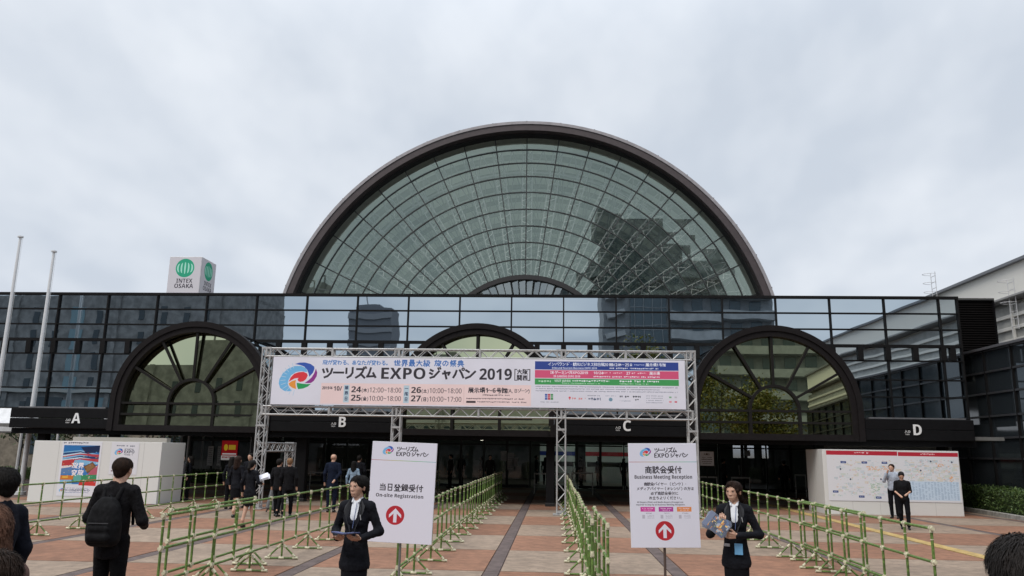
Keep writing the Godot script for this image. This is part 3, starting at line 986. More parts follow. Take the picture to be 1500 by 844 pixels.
# ---------------------------------------------------------------- glazed wing, louvres and the white hall on the right
func build_wing() -> void:
	var dark := paint("bronze_frame", 0.014, 0.013, 0.014)
	var glass := paint("wing_glass", 0.022, 0.027, 0.031, 0.06, 0.0, "", 1.0, 0.7)
	var xw := 16.4
	var w := thing("glazed_wing", "low dark-glass side wing running forward behind the hedge", "building", Vector3(xw, 0, -36))
	var heights := [5.9, 5.1, 4.3, 3.45, 2.65, 1.9, 0.05]
	for i in 22:
		for r in heights.size() - 1:
			var h: float = heights[r] - heights[r + 1]
			part(w, "window_pane", bowed_pane(rng.randi() % 12), glass, Transform3D(Basis(Vector3.UP, -PI / 2) * Basis.from_scale(Vector3(1.78, h - 0.03, 1)), Vector3(0, (heights[r] + heights[r + 1]) * 0.5, 0.9 + i * 1.8)))
		box(w, "mullion", Vector3(-0.03, 2.95, i * 1.8), Vector3(0.1, 5.9, 0.06), dark)
	for r in heights.size():
		box(w, "transom", Vector3(-0.025, heights[r], 19.8), Vector3(0.085, 0.07, 39.6), paint("wing_transom", 0.05, 0.05, 0.054, 0.4, 0.3))
	box(w, "coping", Vector3(0.9, 5.98, 19.8), Vector3(2.1, 0.09, 39.8), paint("wing_coping", 0.11, 0.11, 0.12, 0.5, 0.2))
	# louvred plant screen
	var l := thing("louvre_screen", "black louvred plant screen between the glass front and the white hall", "screen", Vector3(17.0, 5.0, -33.2))
	var black := paint("louvre_black", 0.008, 0.008, 0.009, 0.8, 0.0, "", 1.0, 0.1)
	box(l, "back_panel", Vector3(0, 1.7, -0.12), Vector3(2.7, 3.4, 0.06), black)
	var st := begin()
	for i in 34:
		st_box(st, Vector3(0, 0.05 + i * 0.1, 0), Vector3(2.62, 0.012, 0.13), Basis(Vector3.RIGHT, 0.7))
	stuff(part(l, "slats", done(st), paint("louvre_slat", 0.011, 0.010, 0.010, 0.8, 0.0, "", 1.0, 0.1)))
	for x in [-1.34, 1.34]:
		box(l, "frame", Vector3(x, 1.7, 0.0), Vector3(0.06, 3.4, 0.2), black)
	box(l, "frame", Vector3(0, 3.43, 0.0), Vector3(2.74, 0.08, 0.22), paint("louvre_cap", 0.05, 0.05, 0.05))
	# white exhibition hall
	var h := thing("white_hall", "white corrugated exhibition hall with a long eaves line above the side wing", "building", Vector3(18.9, 0, -42))
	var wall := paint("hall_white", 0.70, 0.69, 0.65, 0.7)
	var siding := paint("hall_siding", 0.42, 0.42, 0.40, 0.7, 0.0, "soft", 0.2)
	box(h, "parapet", Vector3(2.0, 9.1, 25), Vector3(4.0, 1.35, 60), wall)
	box(h, "eaves", Vector3(1.95, 9.83, 25), Vector3(4.25, 0.12, 60.2), paint("eaves_grey", 0.16, 0.17, 0.19, 0.5))
	box(h, "ledge", Vector3(1.85, 8.38, 25), Vector3(4.5, 0.07, 60), paint("ledge_grey", 0.30, 0.30, 0.30, 0.5))
	box(h, "recess", Vector3(2.3, 8.17, 25), Vector3(4.0, 0.34, 59.8), wall)
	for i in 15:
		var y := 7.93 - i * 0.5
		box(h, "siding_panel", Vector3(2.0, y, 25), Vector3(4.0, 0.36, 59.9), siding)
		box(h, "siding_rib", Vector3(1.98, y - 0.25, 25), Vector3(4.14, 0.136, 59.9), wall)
	for z in [9.3, 16.0]:
		box(h, "downpipe", Vector3(-0.1, 7.0, z), Vector3(0.1, 2.6, 0.1), wall)
	# roof ladders with safety hoops
	var steel := paint("ladder_steel", 0.55, 0.55, 0.56, 0.5, 0.2)
	for k in [[18.75, 9.6, -38.6], [18.72, 7.0, -32.2]]:
		var o := Vector3(k[0], k[1], k[2])
		var ld := thing("roof_ladder", "steel roof ladder with safety hoops " + ("standing above the white eaves" if k[1] > 9 else "fixed to the white wall beside the louvres"), "ladder", o)
		var top := 1.25 if k[1] > 9 else 2.1
		for s in [-0.22, 0.22]:
			rod(ld, "rail", Vector3(-0.12, 0, s), Vector3(-0.12, top, s), 0.015, steel, 6)
		for i in int(top / 0.3):
			rod(ld, "rung", Vector3(-0.12, 0.15 + i * 0.3, -0.22), Vector3(-0.12, 0.15 + i * 0.3, 0.22), 0.014, steel, 6)
		for i in 3:
			var y := top - 0.1 - i * 0.45
			for q in 6:
				var a0 := PI * q / 6.0
				var a1 := PI * (q + 1) / 6.0
				rod(ld, "hoop", Vector3(-0.12 - sin(a0) * 0.5, y, -cos(a0) * 0.3), Vector3(-0.12 - sin(a1) * 0.5, y, -cos(a1) * 0.3), 0.011, steel, 6)
	# clipped hedge with its kerb
	var hd := thing("hedge", "clipped green hedge behind a grey stone kerb beside the map board", "hedge", Vector3(15.35, 0, -24))
	var turn := deg_to_rad(-5.0)
	hd.rotation.y = turn
	var kerb := paint("kerb_stone", 0.36, 0.35, 0.32, 0.8, 0.0, "mid", 0.6)
	for i in 16:
		part(hd, "kerb_stone", chamfer_box(Vector3(0.14, 0.3, 0.985), 0.012), kerb, Transform3D(Basis(), Vector3(-0.86, 0.0, -7.5 + i)))
	box(hd, "soil", Vector3(0, 0.04, 0.0), Vector3(1.55, 0.1, 16), paint("soil", 0.04, 0.03, 0.02, 1.0))
	box(hd, "core", Vector3(0.05, 0.45, 0.0), Vector3(1.05, 0.66, 15.6), paint("hedge_green", 0.06, 0.1, 0.025, 1.0, 0.0, "strong", 2.0))
	leaf_cloud(hd, "foliage", 15000, func(r: RandomNumberGenerator) -> Vector3:
		var p := Vector3(r.randf_range(-0.68, 0.72), r.randf_range(0.06, 0.9), r.randf_range(-7.9, 7.9))
		match r.randi() % 5:
			0, 1: p.x = -0.66 + r.randf_range(-0.06, 0.1) + 0.04 * sin(p.z * 3.1 + p.y * 4.0)
			2, 3: p.y = 0.86 + r.randf_range(-0.12, 0.06) + 0.03 * sin(p.z * 2.3) + 0.03 * sin(p.x * 6.0 + p.z)
		return p, 0.075, [Color(0.045, 0.085, 0.018), Color(0.07, 0.12, 0.025), Color(0.028, 0.055, 0.012), Color(0.095, 0.14, 0.035)], 5)

# small two-sided leaves scattered by `where`
func leaf_cloud(parent: Node, called: String, count: int, where: Callable, size: float, tones: Array, seed_: int) -> void:
	var r := RandomNumberGenerator.new()
	r.seed = seed_
	if not kit.has("leaf"):
		var st := begin()
		var a := Vector3(0, -0.5, 0)
		var l := Vector3(-0.28, 0.02, 0.06)
		var q := Vector3(0.28, 0.02, 0.06)
		var t := Vector3(0, 0.5, 0)
		tri(st, a, l, t)
		tri(st, a, t, q)
		kit["leaf"] = done(st)
	var mm := MultiMesh.new()
	mm.transform_format = MultiMesh.TRANSFORM_3D
	mm.use_colors = true
	mm.mesh = kit["leaf"]
	mm.instance_count = count
	for i in count:
		var p: Vector3 = where.call(r)
		var s := size * r.randf_range(0.7, 1.35)
		var b := Basis.from_euler(Vector3(r.randf_range(-1.4, 1.4), r.randf_range(0, TAU), r.randf_range(-1.4, 1.4))).scaled(Vector3.ONE * s)
		mm.set_instance_transform(i, Transform3D(b, p))
		var c: Color = tones[r.randi() % tones.size()]
		var k := r.randf_range(0.8, 1.2)
		mm.set_instance_color(i, Color(c.r * k, c.g * k, c.b * k))
	var o := MultiMeshInstance3D.new()
	o.name = called
	o.multimesh = mm
	var m := StandardMaterial3D.new()
	m.resource_name = "leaf"
	m.vertex_color_use_as_albedo = true
	m.roughness = 0.6
	m.cull_mode = BaseMaterial3D.CULL_DISABLED
	m.backlight_enabled = true
	m.backlight = Color(0.25, 0.3, 0.12)
	o.material_override = m
	o.set_meta("kind", "stuff")
	parent.add_child(o, true)

# ---------------------------------------------------------------- trees and the town mirrored in the glass
func tree(at: Vector3, height: float, spread: float, leaves: int, size: float, tones: Array, label: String, group: String, seed_: int, called := "ginkgo_tree") -> void:
	var r := RandomNumberGenerator.new()
	r.seed = seed_
	var t := thing(called, label, "tree", at, 0.0, group)
	var bark := paint("bark", 0.10, 0.085, 0.07, 0.9, 0.0, "strong", 0.9)
	var st := begin()
	var top := Vector3(r.randf_range(-0.3, 0.3), height * 0.9, r.randf_range(-0.3, 0.3))
	var mid := top * 0.42
	st_tube(st, Vector3.ZERO, mid, height * 0.018, height * 0.013, 8)
	st_tube(st, mid, top, height * 0.013, height * 0.003, 7)
	var tips := []
	for i in 15:
		var f := r.randf_range(0.28, 0.85)
		var base := mid * (f / 0.42) if f < 0.42 else mid.lerp(top, (f - 0.42) / 0.58)
		var a := i * 2.4 + r.randf_range(-0.4, 0.4)
		var ln := spread * (1.15 - f) * r.randf_range(0.8, 1.25)
		var tip := base + Vector3(cos(a) * ln, ln * r.randf_range(0.45, 0.9), sin(a) * ln)
		st_tube(st, base, tip, height * 0.006 * (1.2 - f), height * 0.0018, 5)
		tips.append(tip)
		tips.append(base.lerp(tip, 0.6))
		for k in 3:
			var tw := base.lerp(tip, r.randf_range(0.4, 0.95))
			var e := tw + Vector3(r.randf_range(-1, 1), r.randf_range(0.2, 1.0), r.randf_range(-1, 1)) * ln * 0.35
			st_tube(st, tw, e, height * 0.002, height * 0.0008, 4)
			tips.append(e)
	tips.append(top)
	part(t, "trunk", done(st), bark)
	leaf_cloud(t, "crown", leaves, func(q: RandomNumberGenerator) -> Vector3:
		var c: Vector3 = tips[q.randi() % tips.size()]
		return c + Vector3(q.randfn(0, 1), q.randfn(0, 0.8), q.randfn(0, 1)) * spread * 0.17, size, tones, seed_ + 1)

func build_city() -> void:
	# office slab behind the photographer on the left, stepped roof with steel frames
	var grey := paint("slab_grey", 0.27, 0.27, 0.268, 0.85, 0.0, "mid", 0.1)
	var pane := paint("slab_glass", 0.03, 0.045, 0.055, 0.1)
	var sky_pane := paint("slab_glass_blue", 0.16, 0.26, 0.30, 0.15)
	var o := thing("office_block", "tall grey office slab with narrow windows mirrored in the dark glass front", "building", Vector3(-75.1, 0, 52))
	box(o, "wall", Vector3(0, 11.5, 0), Vector3(64, 23.0, 16), grey)
	box(o, "wall", Vector3(25.3, 24.6, 0.5), Vector3(13.4, 4.6, 14), grey)
	box(o, "wall", Vector3(27.5, 27.8, 0.5), Vector3(9.0, 2.6, 13), grey)
	box(o, "ledge", Vector3(0, 9.0, -8.2), Vector3(64.4, 0.5, 0.9), paint("slab_ledge", 0.40, 0.40, 0.38, 0.8))
	for k in 5:
		box(o, "pilaster", Vector3(-30 + k * 14.6, 12, -8.15), Vector3(0.7, 22.0, 0.4), grey)
	for col in 20:
		for row in 6:
			if col % 5 == 4:
				continue
			var x := -29.0 + col * 3.1
			var big := col % 7 == 5
			box(o, "window", Vector3(x, 3.2 + row * 3.3, -8.03), Vector3(1.9 if big else 0.8, 2.3 if big else 1.9, 0.1), sky_pane if big else pane)
	for col in 6:
		box(o, "window", Vector3(-22 + col * 9.0, 5.4, -8.06), Vector3(5.0, 5.2, 0.12), sky_pane if col % 2 == 0 else pane)
	for k in 8:
		rod(o, "roof_frame", Vector3(19 + k * 1.85, 26.7, -5.5), Vector3(19 + k * 1.85, 30.4, -5.5), 0.14, grey, 6)
	rod(o, "roof_frame", Vector3(19, 30.4, -5.5), Vector3(32, 30.4, -5.5), 0.14, grey, 6)
	rod(o, "roof_frame", Vector3(19, 29.0, -5.5), Vector3(32, 29.0, -5.5), 0.12, grey, 6)
	# hotel with balcony bands, right
	var h := thing("balcony_hotel", "blue-grey hotel block with long balcony bands mirrored in the glass front", "building", Vector3(18.9, 0, 50))
	var wall := paint("hotel_wall", 0.29, 0.31, 0.325, 0.85, 0.0, "soft", 0.1)
	var band := paint("hotel_band", 0.44, 0.46, 0.47, 0.8, 0.0, "soft", 0.1)
	var curtain := paint("hotel_glass", 0.075, 0.11, 0.13, 0.12)
	box(h, "wall", Vector3(0, 18, 5), Vector3(24, 36, 10), wall)
	box(h, "wall", Vector3(-2.5, 39.5, 5.2), Vector3(15, 7, 9.4), wall)
	box(h, "glass_bay", Vector3(-5.4, 20.5, -0.1), Vector3(5.2, 41, 0.5), curtain)
	for k in 4:
		box(h, "bay_bar", Vector3(-7.4 + k * 1.3, 20.5, -0.4), Vector3(0.1, 41, 0.12), wall)
	for row in 11:
		var y := 2.4 + row * 3.1
		box(h, "balcony", Vector3(4.6, y, -0.9), Vector3(14.2, 1.1, 1.9), band, Basis(Vector3.BACK, -0.02))
		box(h, "balcony", Vector3(-10.2, y + 0.3, -0.6), Vector3(2.8, 0.9, 1.3), band, Basis(Vector3.BACK, 0.25))
		box(h, "bay_bar", Vector3(-5.4, y + 1.4, -0.38), Vector3(5.2, 0.12, 0.1), wall)
		for c in 5:
			box(h, "window", Vector3(-1.2 + c * 2.7, y + 1.55, -0.04), Vector3(1.5, 1.4, 0.12), curtain)
	box(h, "roof_house", Vector3(-4.5, 44.5, 5), Vector3(7, 3, 7), wall)
	box(h, "roof_house", Vector3(8, 37.2, 5), Vector3(6, 2.4, 6), band)
	# distant tower and low white block
	var a := on_z(511, 455, -200)
	var e := on_z(573, 455, -200)
	var tw := thing("distant_tower", "slim dark tower block with banded floors mirrored far off in the glass", "building", Vector3((a.x + e.x) * 0.5, 0, 139))
	box(tw, "shaft", Vector3(0, a.y * 0.5, 5), Vector3(e.x - a.x, a.y, 10), paint("tower_grey", 0.17, 0.18, 0.2, 0.8))
	for i in 7:
		box(tw, "floor_band", Vector3(0, a.y - 2.0 - i * 3.6, -0.1), Vector3(e.x - a.x + 0.3, 1.1, 0.4), paint("tower_band", 0.26, 0.27, 0.29, 0.8))
	box(tw, "plant_room", Vector3(-1, a.y + 0.6, 5), Vector3(6, 1.4, 6), paint("tower_grey", 0.2, 0.2, 0.2))
	rod(tw, "mast", Vector3(-1.5, a.y, 4), Vector3(-2.5, a.y + 8, 4), 0.15, paint("tower_grey", 0.2, 0.2, 0.2), 5)
	var lo := thing("low_block", "long pale low block mirrored along the foot of the glass", "building", Vector3(-18, 0, 105))
	box(lo, "wall", Vector3(0, 10.5, 4), Vector3(58, 21, 8), paint("low_white", 0.24, 0.245, 0.24, 0.8, 0.0, "soft", 0.1))
	for i in 14:
		for row in 5:
			box(lo, "window", Vector3(-26 + i * 4.0, 3.0 + row * 4.0, -0.03), Vector3(2.6, 1.7, 0.1), pane)
	# street trees turning yellow
	var gold := [Color(0.17, 0.15, 0.018), Color(0.13, 0.13, 0.02), Color(0.10, 0.115, 0.02), Color(0.2, 0.16, 0.02)]
	var green := [Color(0.06, 0.075, 0.02), Color(0.085, 0.09, 0.022), Color(0.11, 0.105, 0.025)]
	var dark := [Color(0.035, 0.05, 0.016), Color(0.05, 0.06, 0.02)]
	tree(Vector3(15.2, 0, 15), 10.6, 3.2, 5200, 0.30, gold, "golden street tree mirrored before the hotel in the arched window", "trees mirrored in the glass", 31)
	tree(Vector3(8.0, 0, 12.5), 13.5, 4.0, 6000, 0.32, gold, "yellow-olive street tree with broad crown mirrored in the arched window", "trees mirrored in the glass", 32)
	tree(Vector3(12.0, 0, 18), 11.5, 3.2, 700, 0.30, green, "thin-leaved street tree mirrored between the broad and the golden one", "trees mirrored in the glass", 33)
	tree(Vector3(-27, 0, 24), 9.5, 3.0, 420, 0.3, green, "half-bare street tree mirrored in the arched window beside the flagpoles", "trees mirrored in the glass", 34)
	tree(Vector3(-19, 0, 28), 9.0, 3.0, 380, 0.3, green, "nearly bare street tree mirrored before the office slab", "trees mirrored in the glass", 35)
	tree(Vector3(-44, 0, 30), 10.0, 4.6, 3000, 0.42, dark, "dark round evergreen mirrored at the foot of the office slab", "trees mirrored in the glass", 36, "evergreen_tree")
	tree(Vector3(-33, 0, 33), 8.0, 3.6, 1800, 0.36, dark, "smaller dark evergreen mirrored before the office slab", "trees mirrored in the glass", 37, "evergreen_tree")

# ---------------------------------------------------------------- the dark concourse under the canopies
func build_concourse() -> void:
	var dark := paint("concourse_grey", 0.17, 0.17, 0.165, 0.8, 0.0, "soft", 0.3, 0.2)
	var col_m := paint("column_dark", 0.009, 0.009, 0.010, 0.6, 0.0, "", 1.0, 0.25)
	var frame := paint("door_frame", 0.016, 0.016, 0.017, 0.5)
	var con := thing("concourse", "dim concourse behind the canopies with a row of glass doors", "hall", Vector3(-2.5, 0, -43))
	box(con, "ceiling", Vector3(0, 2.56, 7.3), Vector3(36, 0.12, 14.9), dark)
	box(con, "ceiling", Vector3(0, 3.3, -7.0), Vector3(36, 0.12, 14.2), dark)
	box(con, "bulkhead", Vector3(0, 2.9, -0.1), Vector3(36, 0.9, 0.12), dark)
	box(con, "floor", Vector3(0, 0.006, -6.9), Vector3(36, 0.012, 14.2), paint("concourse_floor", 0.16, 0.13, 0.11, 0.35, 0.0, "mid", 0.4))
	box(con, "side_wall", Vector3(-18, 1.6, -7.0), Vector3(0.15, 3.3, 14.2), dark)
	box(con, "side_wall", Vector3(18, 1.6, -1.6), Vector3(0.15, 3.3, 25.0), dark)
	# back wall with openings to the daylight beyond
	var holes := [[15.1, 15.9], [16.1, 16.6], [17.1, 17.6]]
	var edge := -18.0
	for hl in holes:
		box(con, "back_wall", Vector3((edge + hl[0]) * 0.5, 1.6, -14), Vector3(hl[0] - edge, 3.3, 0.2), dark)
		box(con, "back_wall", Vector3((hl[0] + hl[1]) * 0.5, 0.85, -14), Vector3(hl[1] - hl[0], 1.7, 0.2), dark)
		box(con, "back_wall", Vector3((hl[0] + hl[1]) * 0.5, 2.9, -14), Vector3(hl[1] - hl[0], 0.7, 0.2), dark)
		part(con, "back_window", sheet(hl[1] - hl[0], 0.85), clear_glass("green_glass", 0.12, 0.42, 0.36, 0.6), Transform3D(Basis(), Vector3((hl[0] + hl[1]) * 0.5, 2.12, -14)))
		edge = hl[1]
	box(con, "back_wall", Vector3((edge + 18.0) * 0.5, 1.6, -14), Vector3(18.0 - edge, 3.3, 0.2), dark)
	# doors
	var glass := clear_glass("door_glass", 0.02, 0.025, 0.025, 0.35)
	for i in 29:
		var x := -17.5 + i * 1.25
		box(con, "door_post", Vector3(x, 1.24, 0), Vector3(0.07 if i % 2 else 0.14, 2.46, 0.1), frame)
		if i < 28:
			var door := Node3D.new()
			door.name = "door"
			door.position.x = x + 0.625
			con.add_child(door, true)
			box(door, "head", Vector3(0, 2.24, 0), Vector3(1.12, 0.08, 0.08), frame)
			if i % 6 != 3:
				part(door, "pane", sheet(1.1, 2.1), glass, Transform3D(Basis(), Vector3(0, 1.12, 0)))
				box(door, "kick_rail", Vector3(0, 0.09, 0), Vector3(1.1, 0.14, 0.05), frame)
				rod(door, "handle", Vector3(0.42, 0.85, 0.05), Vector3(0.42, 1.35, 0.05), 0.015, paint("rail_white", 0.55, 0.55, 0.53, 0.5), 6)
	# columns in a row under the front
	for x in [-19.0, -16.3, -10.9, -9.2, -5.95, -0.12, 4.95, 10.5, 14.3]:
		var deep := -30.4 if x > 9.0 else -28.75
		var c := thing("column", "dark square column carrying the canopy " + ("behind the map board" if x > 9.0 else "behind the poster booth" if x < -15.0 else "in the entrance row"), "column", Vector3(x, 0, deep), 0.0, "columns under the canopies")
		var wide := 0.46 if x == -9.2 else 0.3
		part(c, "shaft", chamfer_box(Vector3(wide, 2.44, 0.34), 0.015), col_m, Transform3D(Basis(), Vector3(0, 1.22, 0)))
		part(c, "plinth", chamfer_box(Vector3(wide + 0.05, 0.12, 0.39), 0.012), frame, Transform3D(Basis(), Vector3(0, 0.062, 0)))
	# counters with a coloured band, deep inside
	var pale := paint("counter_white", 0.62, 0.62, 0.6, 0.6)
	for k in [[0.3, 2.6, "1d2f7d", "blue"], [3.3, 8.4, "b3222c", "red"]]:
		var ct := thing("reception_stand", "white reception stand with a %s band inside the doors" % k[3], "stand", Vector3((k[0] + k[1]) * 0.5 - 1.2, 0, -52.5))
		var w: float = k[1] - k[0]
		box(ct, "counter", Vector3(0, 0.5, 0.4), Vector3(w, 1.0, 0.5), paint("counter_grey", 0.3, 0.3, 0.3))
		box(ct, "panel", Vector3(0, 1.85, -0.3), Vector3(w, 1.1, 0.08), pale)
		box(ct, "band", Vector3(0, 1.82, -0.24), Vector3(w, 0.26, 0.02), paint("band_" + str(k[3]), Color(k[2]).srgb_to_linear().r, Color(k[2]).srgb_to_linear().g, Color(k[2]).srgb_to_linear().b))
		for s in [-1.0, 1.0]:
			box(ct, "post", Vector3(s * (w * 0.5 - 0.05), 1.2, -0.36), Vector3(0.06, 2.4, 0.04), pale)
	# lamps: strip lights inside and small downlights along the soffit
	var tube := glow("lamp_tube", Color(0.85, 1.0, 0.93), 2.2)
	for p in [Vector3(1.2, 3.16, -50.5), Vector3(6.0, 3.16, -50.5), Vector3(-6.0, 3.16, -50.0), Vector3(-11.5, 3.16, -47.0)]:
		var l := thing("strip_light", "lit strip light on the ceiling inside the doors", "lamp", p, 0.0, "strip lights inside the doors")
		box(l, "housing", Vector3(0, 0.05, 0), Vector3(1.4, 0.06, 0.2), pale)
		box(l, "tube", Vector3(0, -0.01, 0), Vector3(1.3, 0.05, 0.12), tube)
		var al := AreaLight3D.new()
		al.name = "light"
		al.area_size = Vector2(1.3, 0.12)
		al.light_energy = 2.2
		al.light_color = Color(0.9, 1.0, 0.95)
		al.shadow_enabled = true
		al.rotation.x = -PI / 2
		al.position.y = -0.05
		l.add_child(al)
	var bulb := glow("downlight_glow", Color(1.0, 0.98, 0.9), 1.3)
	for px in [[1062, 640], [1079, 637], [1098, 634], [622, 628], [633, 631], [643, 635], [690, 640], [706, 643]]:
		var d := ray(px[0], px[1])
		var p := EYE + d * ((2.47 - EYE.y) / d.y)
		if p.z < -42.0 or p.z > -29.0:
			p = Vector3(p.x * 36.0 / absf(p.z), 2.47, -36.0)
		var l := thing("downlight", "small round downlight lit in the dark soffit", "lamp", Vector3(p.x, 2.5, p.z), 0.0, "downlights in the soffit")
		rod(l, "housing", Vector3(0, -0.1, 0), Vector3(0, 0.0, 0), 0.09, pale, 12)
		rod(l, "lens", Vector3(0, -0.106, 0), Vector3(0, -0.1, 0), 0.075, bulb, 12)
		var ol := OmniLight3D.new()
		ol.name = "light"
		ol.light_energy = 0.03
		ol.light_size = 0.07
		ol.omni_range = 20.0
		ol.shadow_enabled = true
		ol.position.y = -0.2
		l.add_child(ol)
	# white rails before the doors
	var rail := paint("rail_white", 0.55, 0.55, 0.53, 0.5)
	for k in [[783, 833, 694, -37.0], [838, 868, 693, -37.0], [500, 566, 688, -37.5], [455, 480, 692, -37.0], [1025, 1050, 699, -36.0], [1072, 1098, 700, -36.0], [1165, 1180, 696, -38.0]]:
		var a := on_z(k[0], k[2], k[3])
		var b := on_z(k[1], k[2], k[3])
		var t := thing("queue_rail", "white inverted-U rail standing before the glass doors", "rail", Vector3((a.x + b.x) * 0.5, 0, k[3]), 0.0, "white rails before the doors")
		var w := (b.x - a.x) * 0.5
		var h := minf(a.y, 1.1)
		for s in [-1.0, 1.0]:
			rod(t, "leg", Vector3(s * w, 0, 0), Vector3(s * w, h, 0), 0.025, rail, 8)
		bar(t, "top_bar", Vector3(-w - 0.02, h, 0), Vector3(w + 0.02, h, 0), 0.07, 0.06, rail)
	# notices and a red screen
	var red := Canvas.new(160, 120, Color("b9181f"))
	red.disc(Vector2(42, 42), 20, Color("f0cf2e"))
	red.rect(70, 26, 70, 30, Color("e8c334"))
	red.rect(10, 78, 140, 8, Color.WHITE)
	red.rect(0, 92, 160, 28, Color("e9e6e4"))
	small_type(red, 12, 97, 130, 12, Color("b02a2a"))
	var rs := thing("red_screen", "red and yellow advertising screen glowing beside the doors", "screen", on_z(336, 660, -40.5) - Vector3(0, 0.6, 0))
	box(rs, "case", Vector3(0, 0.55, -0.04), Vector3(0.92, 1.06, 0.06), frame)
	var lit := printed("red_screen_print", red.texture(), 0.4)
	lit.emission_enabled = true
	lit.emission_texture = lit.albedo_texture
	lit.emission_energy_multiplier = 0.15
	part(rs, "screen", sheet(0.84, 0.98), lit, Transform3D(Basis(), Vector3(0, 0.55, 0.0)))
	box(rs, "foot", Vector3(0, -0.56, -0.05), Vector3(0.4, 1.2, 0.05), frame)
	rs.position.y = 1.17
	for k in [[308, 668, 0.3, 1.05], [321, 668, 0.22, 1.05], [738, 668, 0.3, 0.5], [748, 676, 0.34, 0.9], [755, 677, 0.3, 0.45], [1095, 664, 0.3, 0.3]]:
		var p := on_z(k[0], k[1], -42.9)
		var t := Canvas.new(64, 96, Color("c8c9c6"))
		for i in 8:
			small_type(t, 8, 10 + i * 10, 46, 5, Color("6b6f76"))
		var n := thing("door_notice", "pale printed notice fixed to the glass doors", "notice", p, 0.0, "notices on the doors")
		part(n, "sheet", chamfer_box(Vector3(k[2], k[3], 0.012), 0.002), paint("notice_paper", 0.5, 0.5, 0.5), Transform3D(Basis(), Vector3(0, 0, -0.008)))
		part(n, "print", sheet(float(k[2]) - 0.01, float(k[3]) - 0.01), printed("notice_%d" % k[0], t.texture()))
	# notice on a stand at the right
	var np := on_z(1035.5, 672, -31.5)
	var nb := Canvas.new(120, 120, Color("d4d9e2"))
	brush(nb, "入場口", 32, 14, 18, 2.2, Color("20242c"))
	small_type(nb, 18, 46, 84, 8, Color("2b303a"))
	small_type(nb, 14, 62, 92, 10, Color("1f232b"))
	small_type(nb, 18, 82, 84, 8, Color("2b303a"))
	small_type(nb, 24, 98, 72, 7, Color("4b505a"))
	var ns := thing("notice_stand", "small white notice board on a thin stand under the canopy", "notice", Vector3(np.x, 0, np.z))
	part(ns, "board", chamfer_box(Vector3(0.54, 0.54, 0.02), 0.003), paint("board_white", 0.7, 0.7, 0.72), Transform3D(Basis(), Vector3(0, np.y, 0)))
	part(ns, "print", sheet(0.53, 0.53), printed("notice_stand_print", nb.texture()), Transform3D(Basis(), Vector3(0, np.y, 0.0125)))
	rod(ns, "pole", Vector3(0, 0.02, -0.02), Vector3(0, np.y - 0.2, -0.02), 0.015, frame)
	rod(ns, "base", Vector3(0, 0.0, -0.02), Vector3(0, 0.03, -0.02), 0.2, frame, 16)

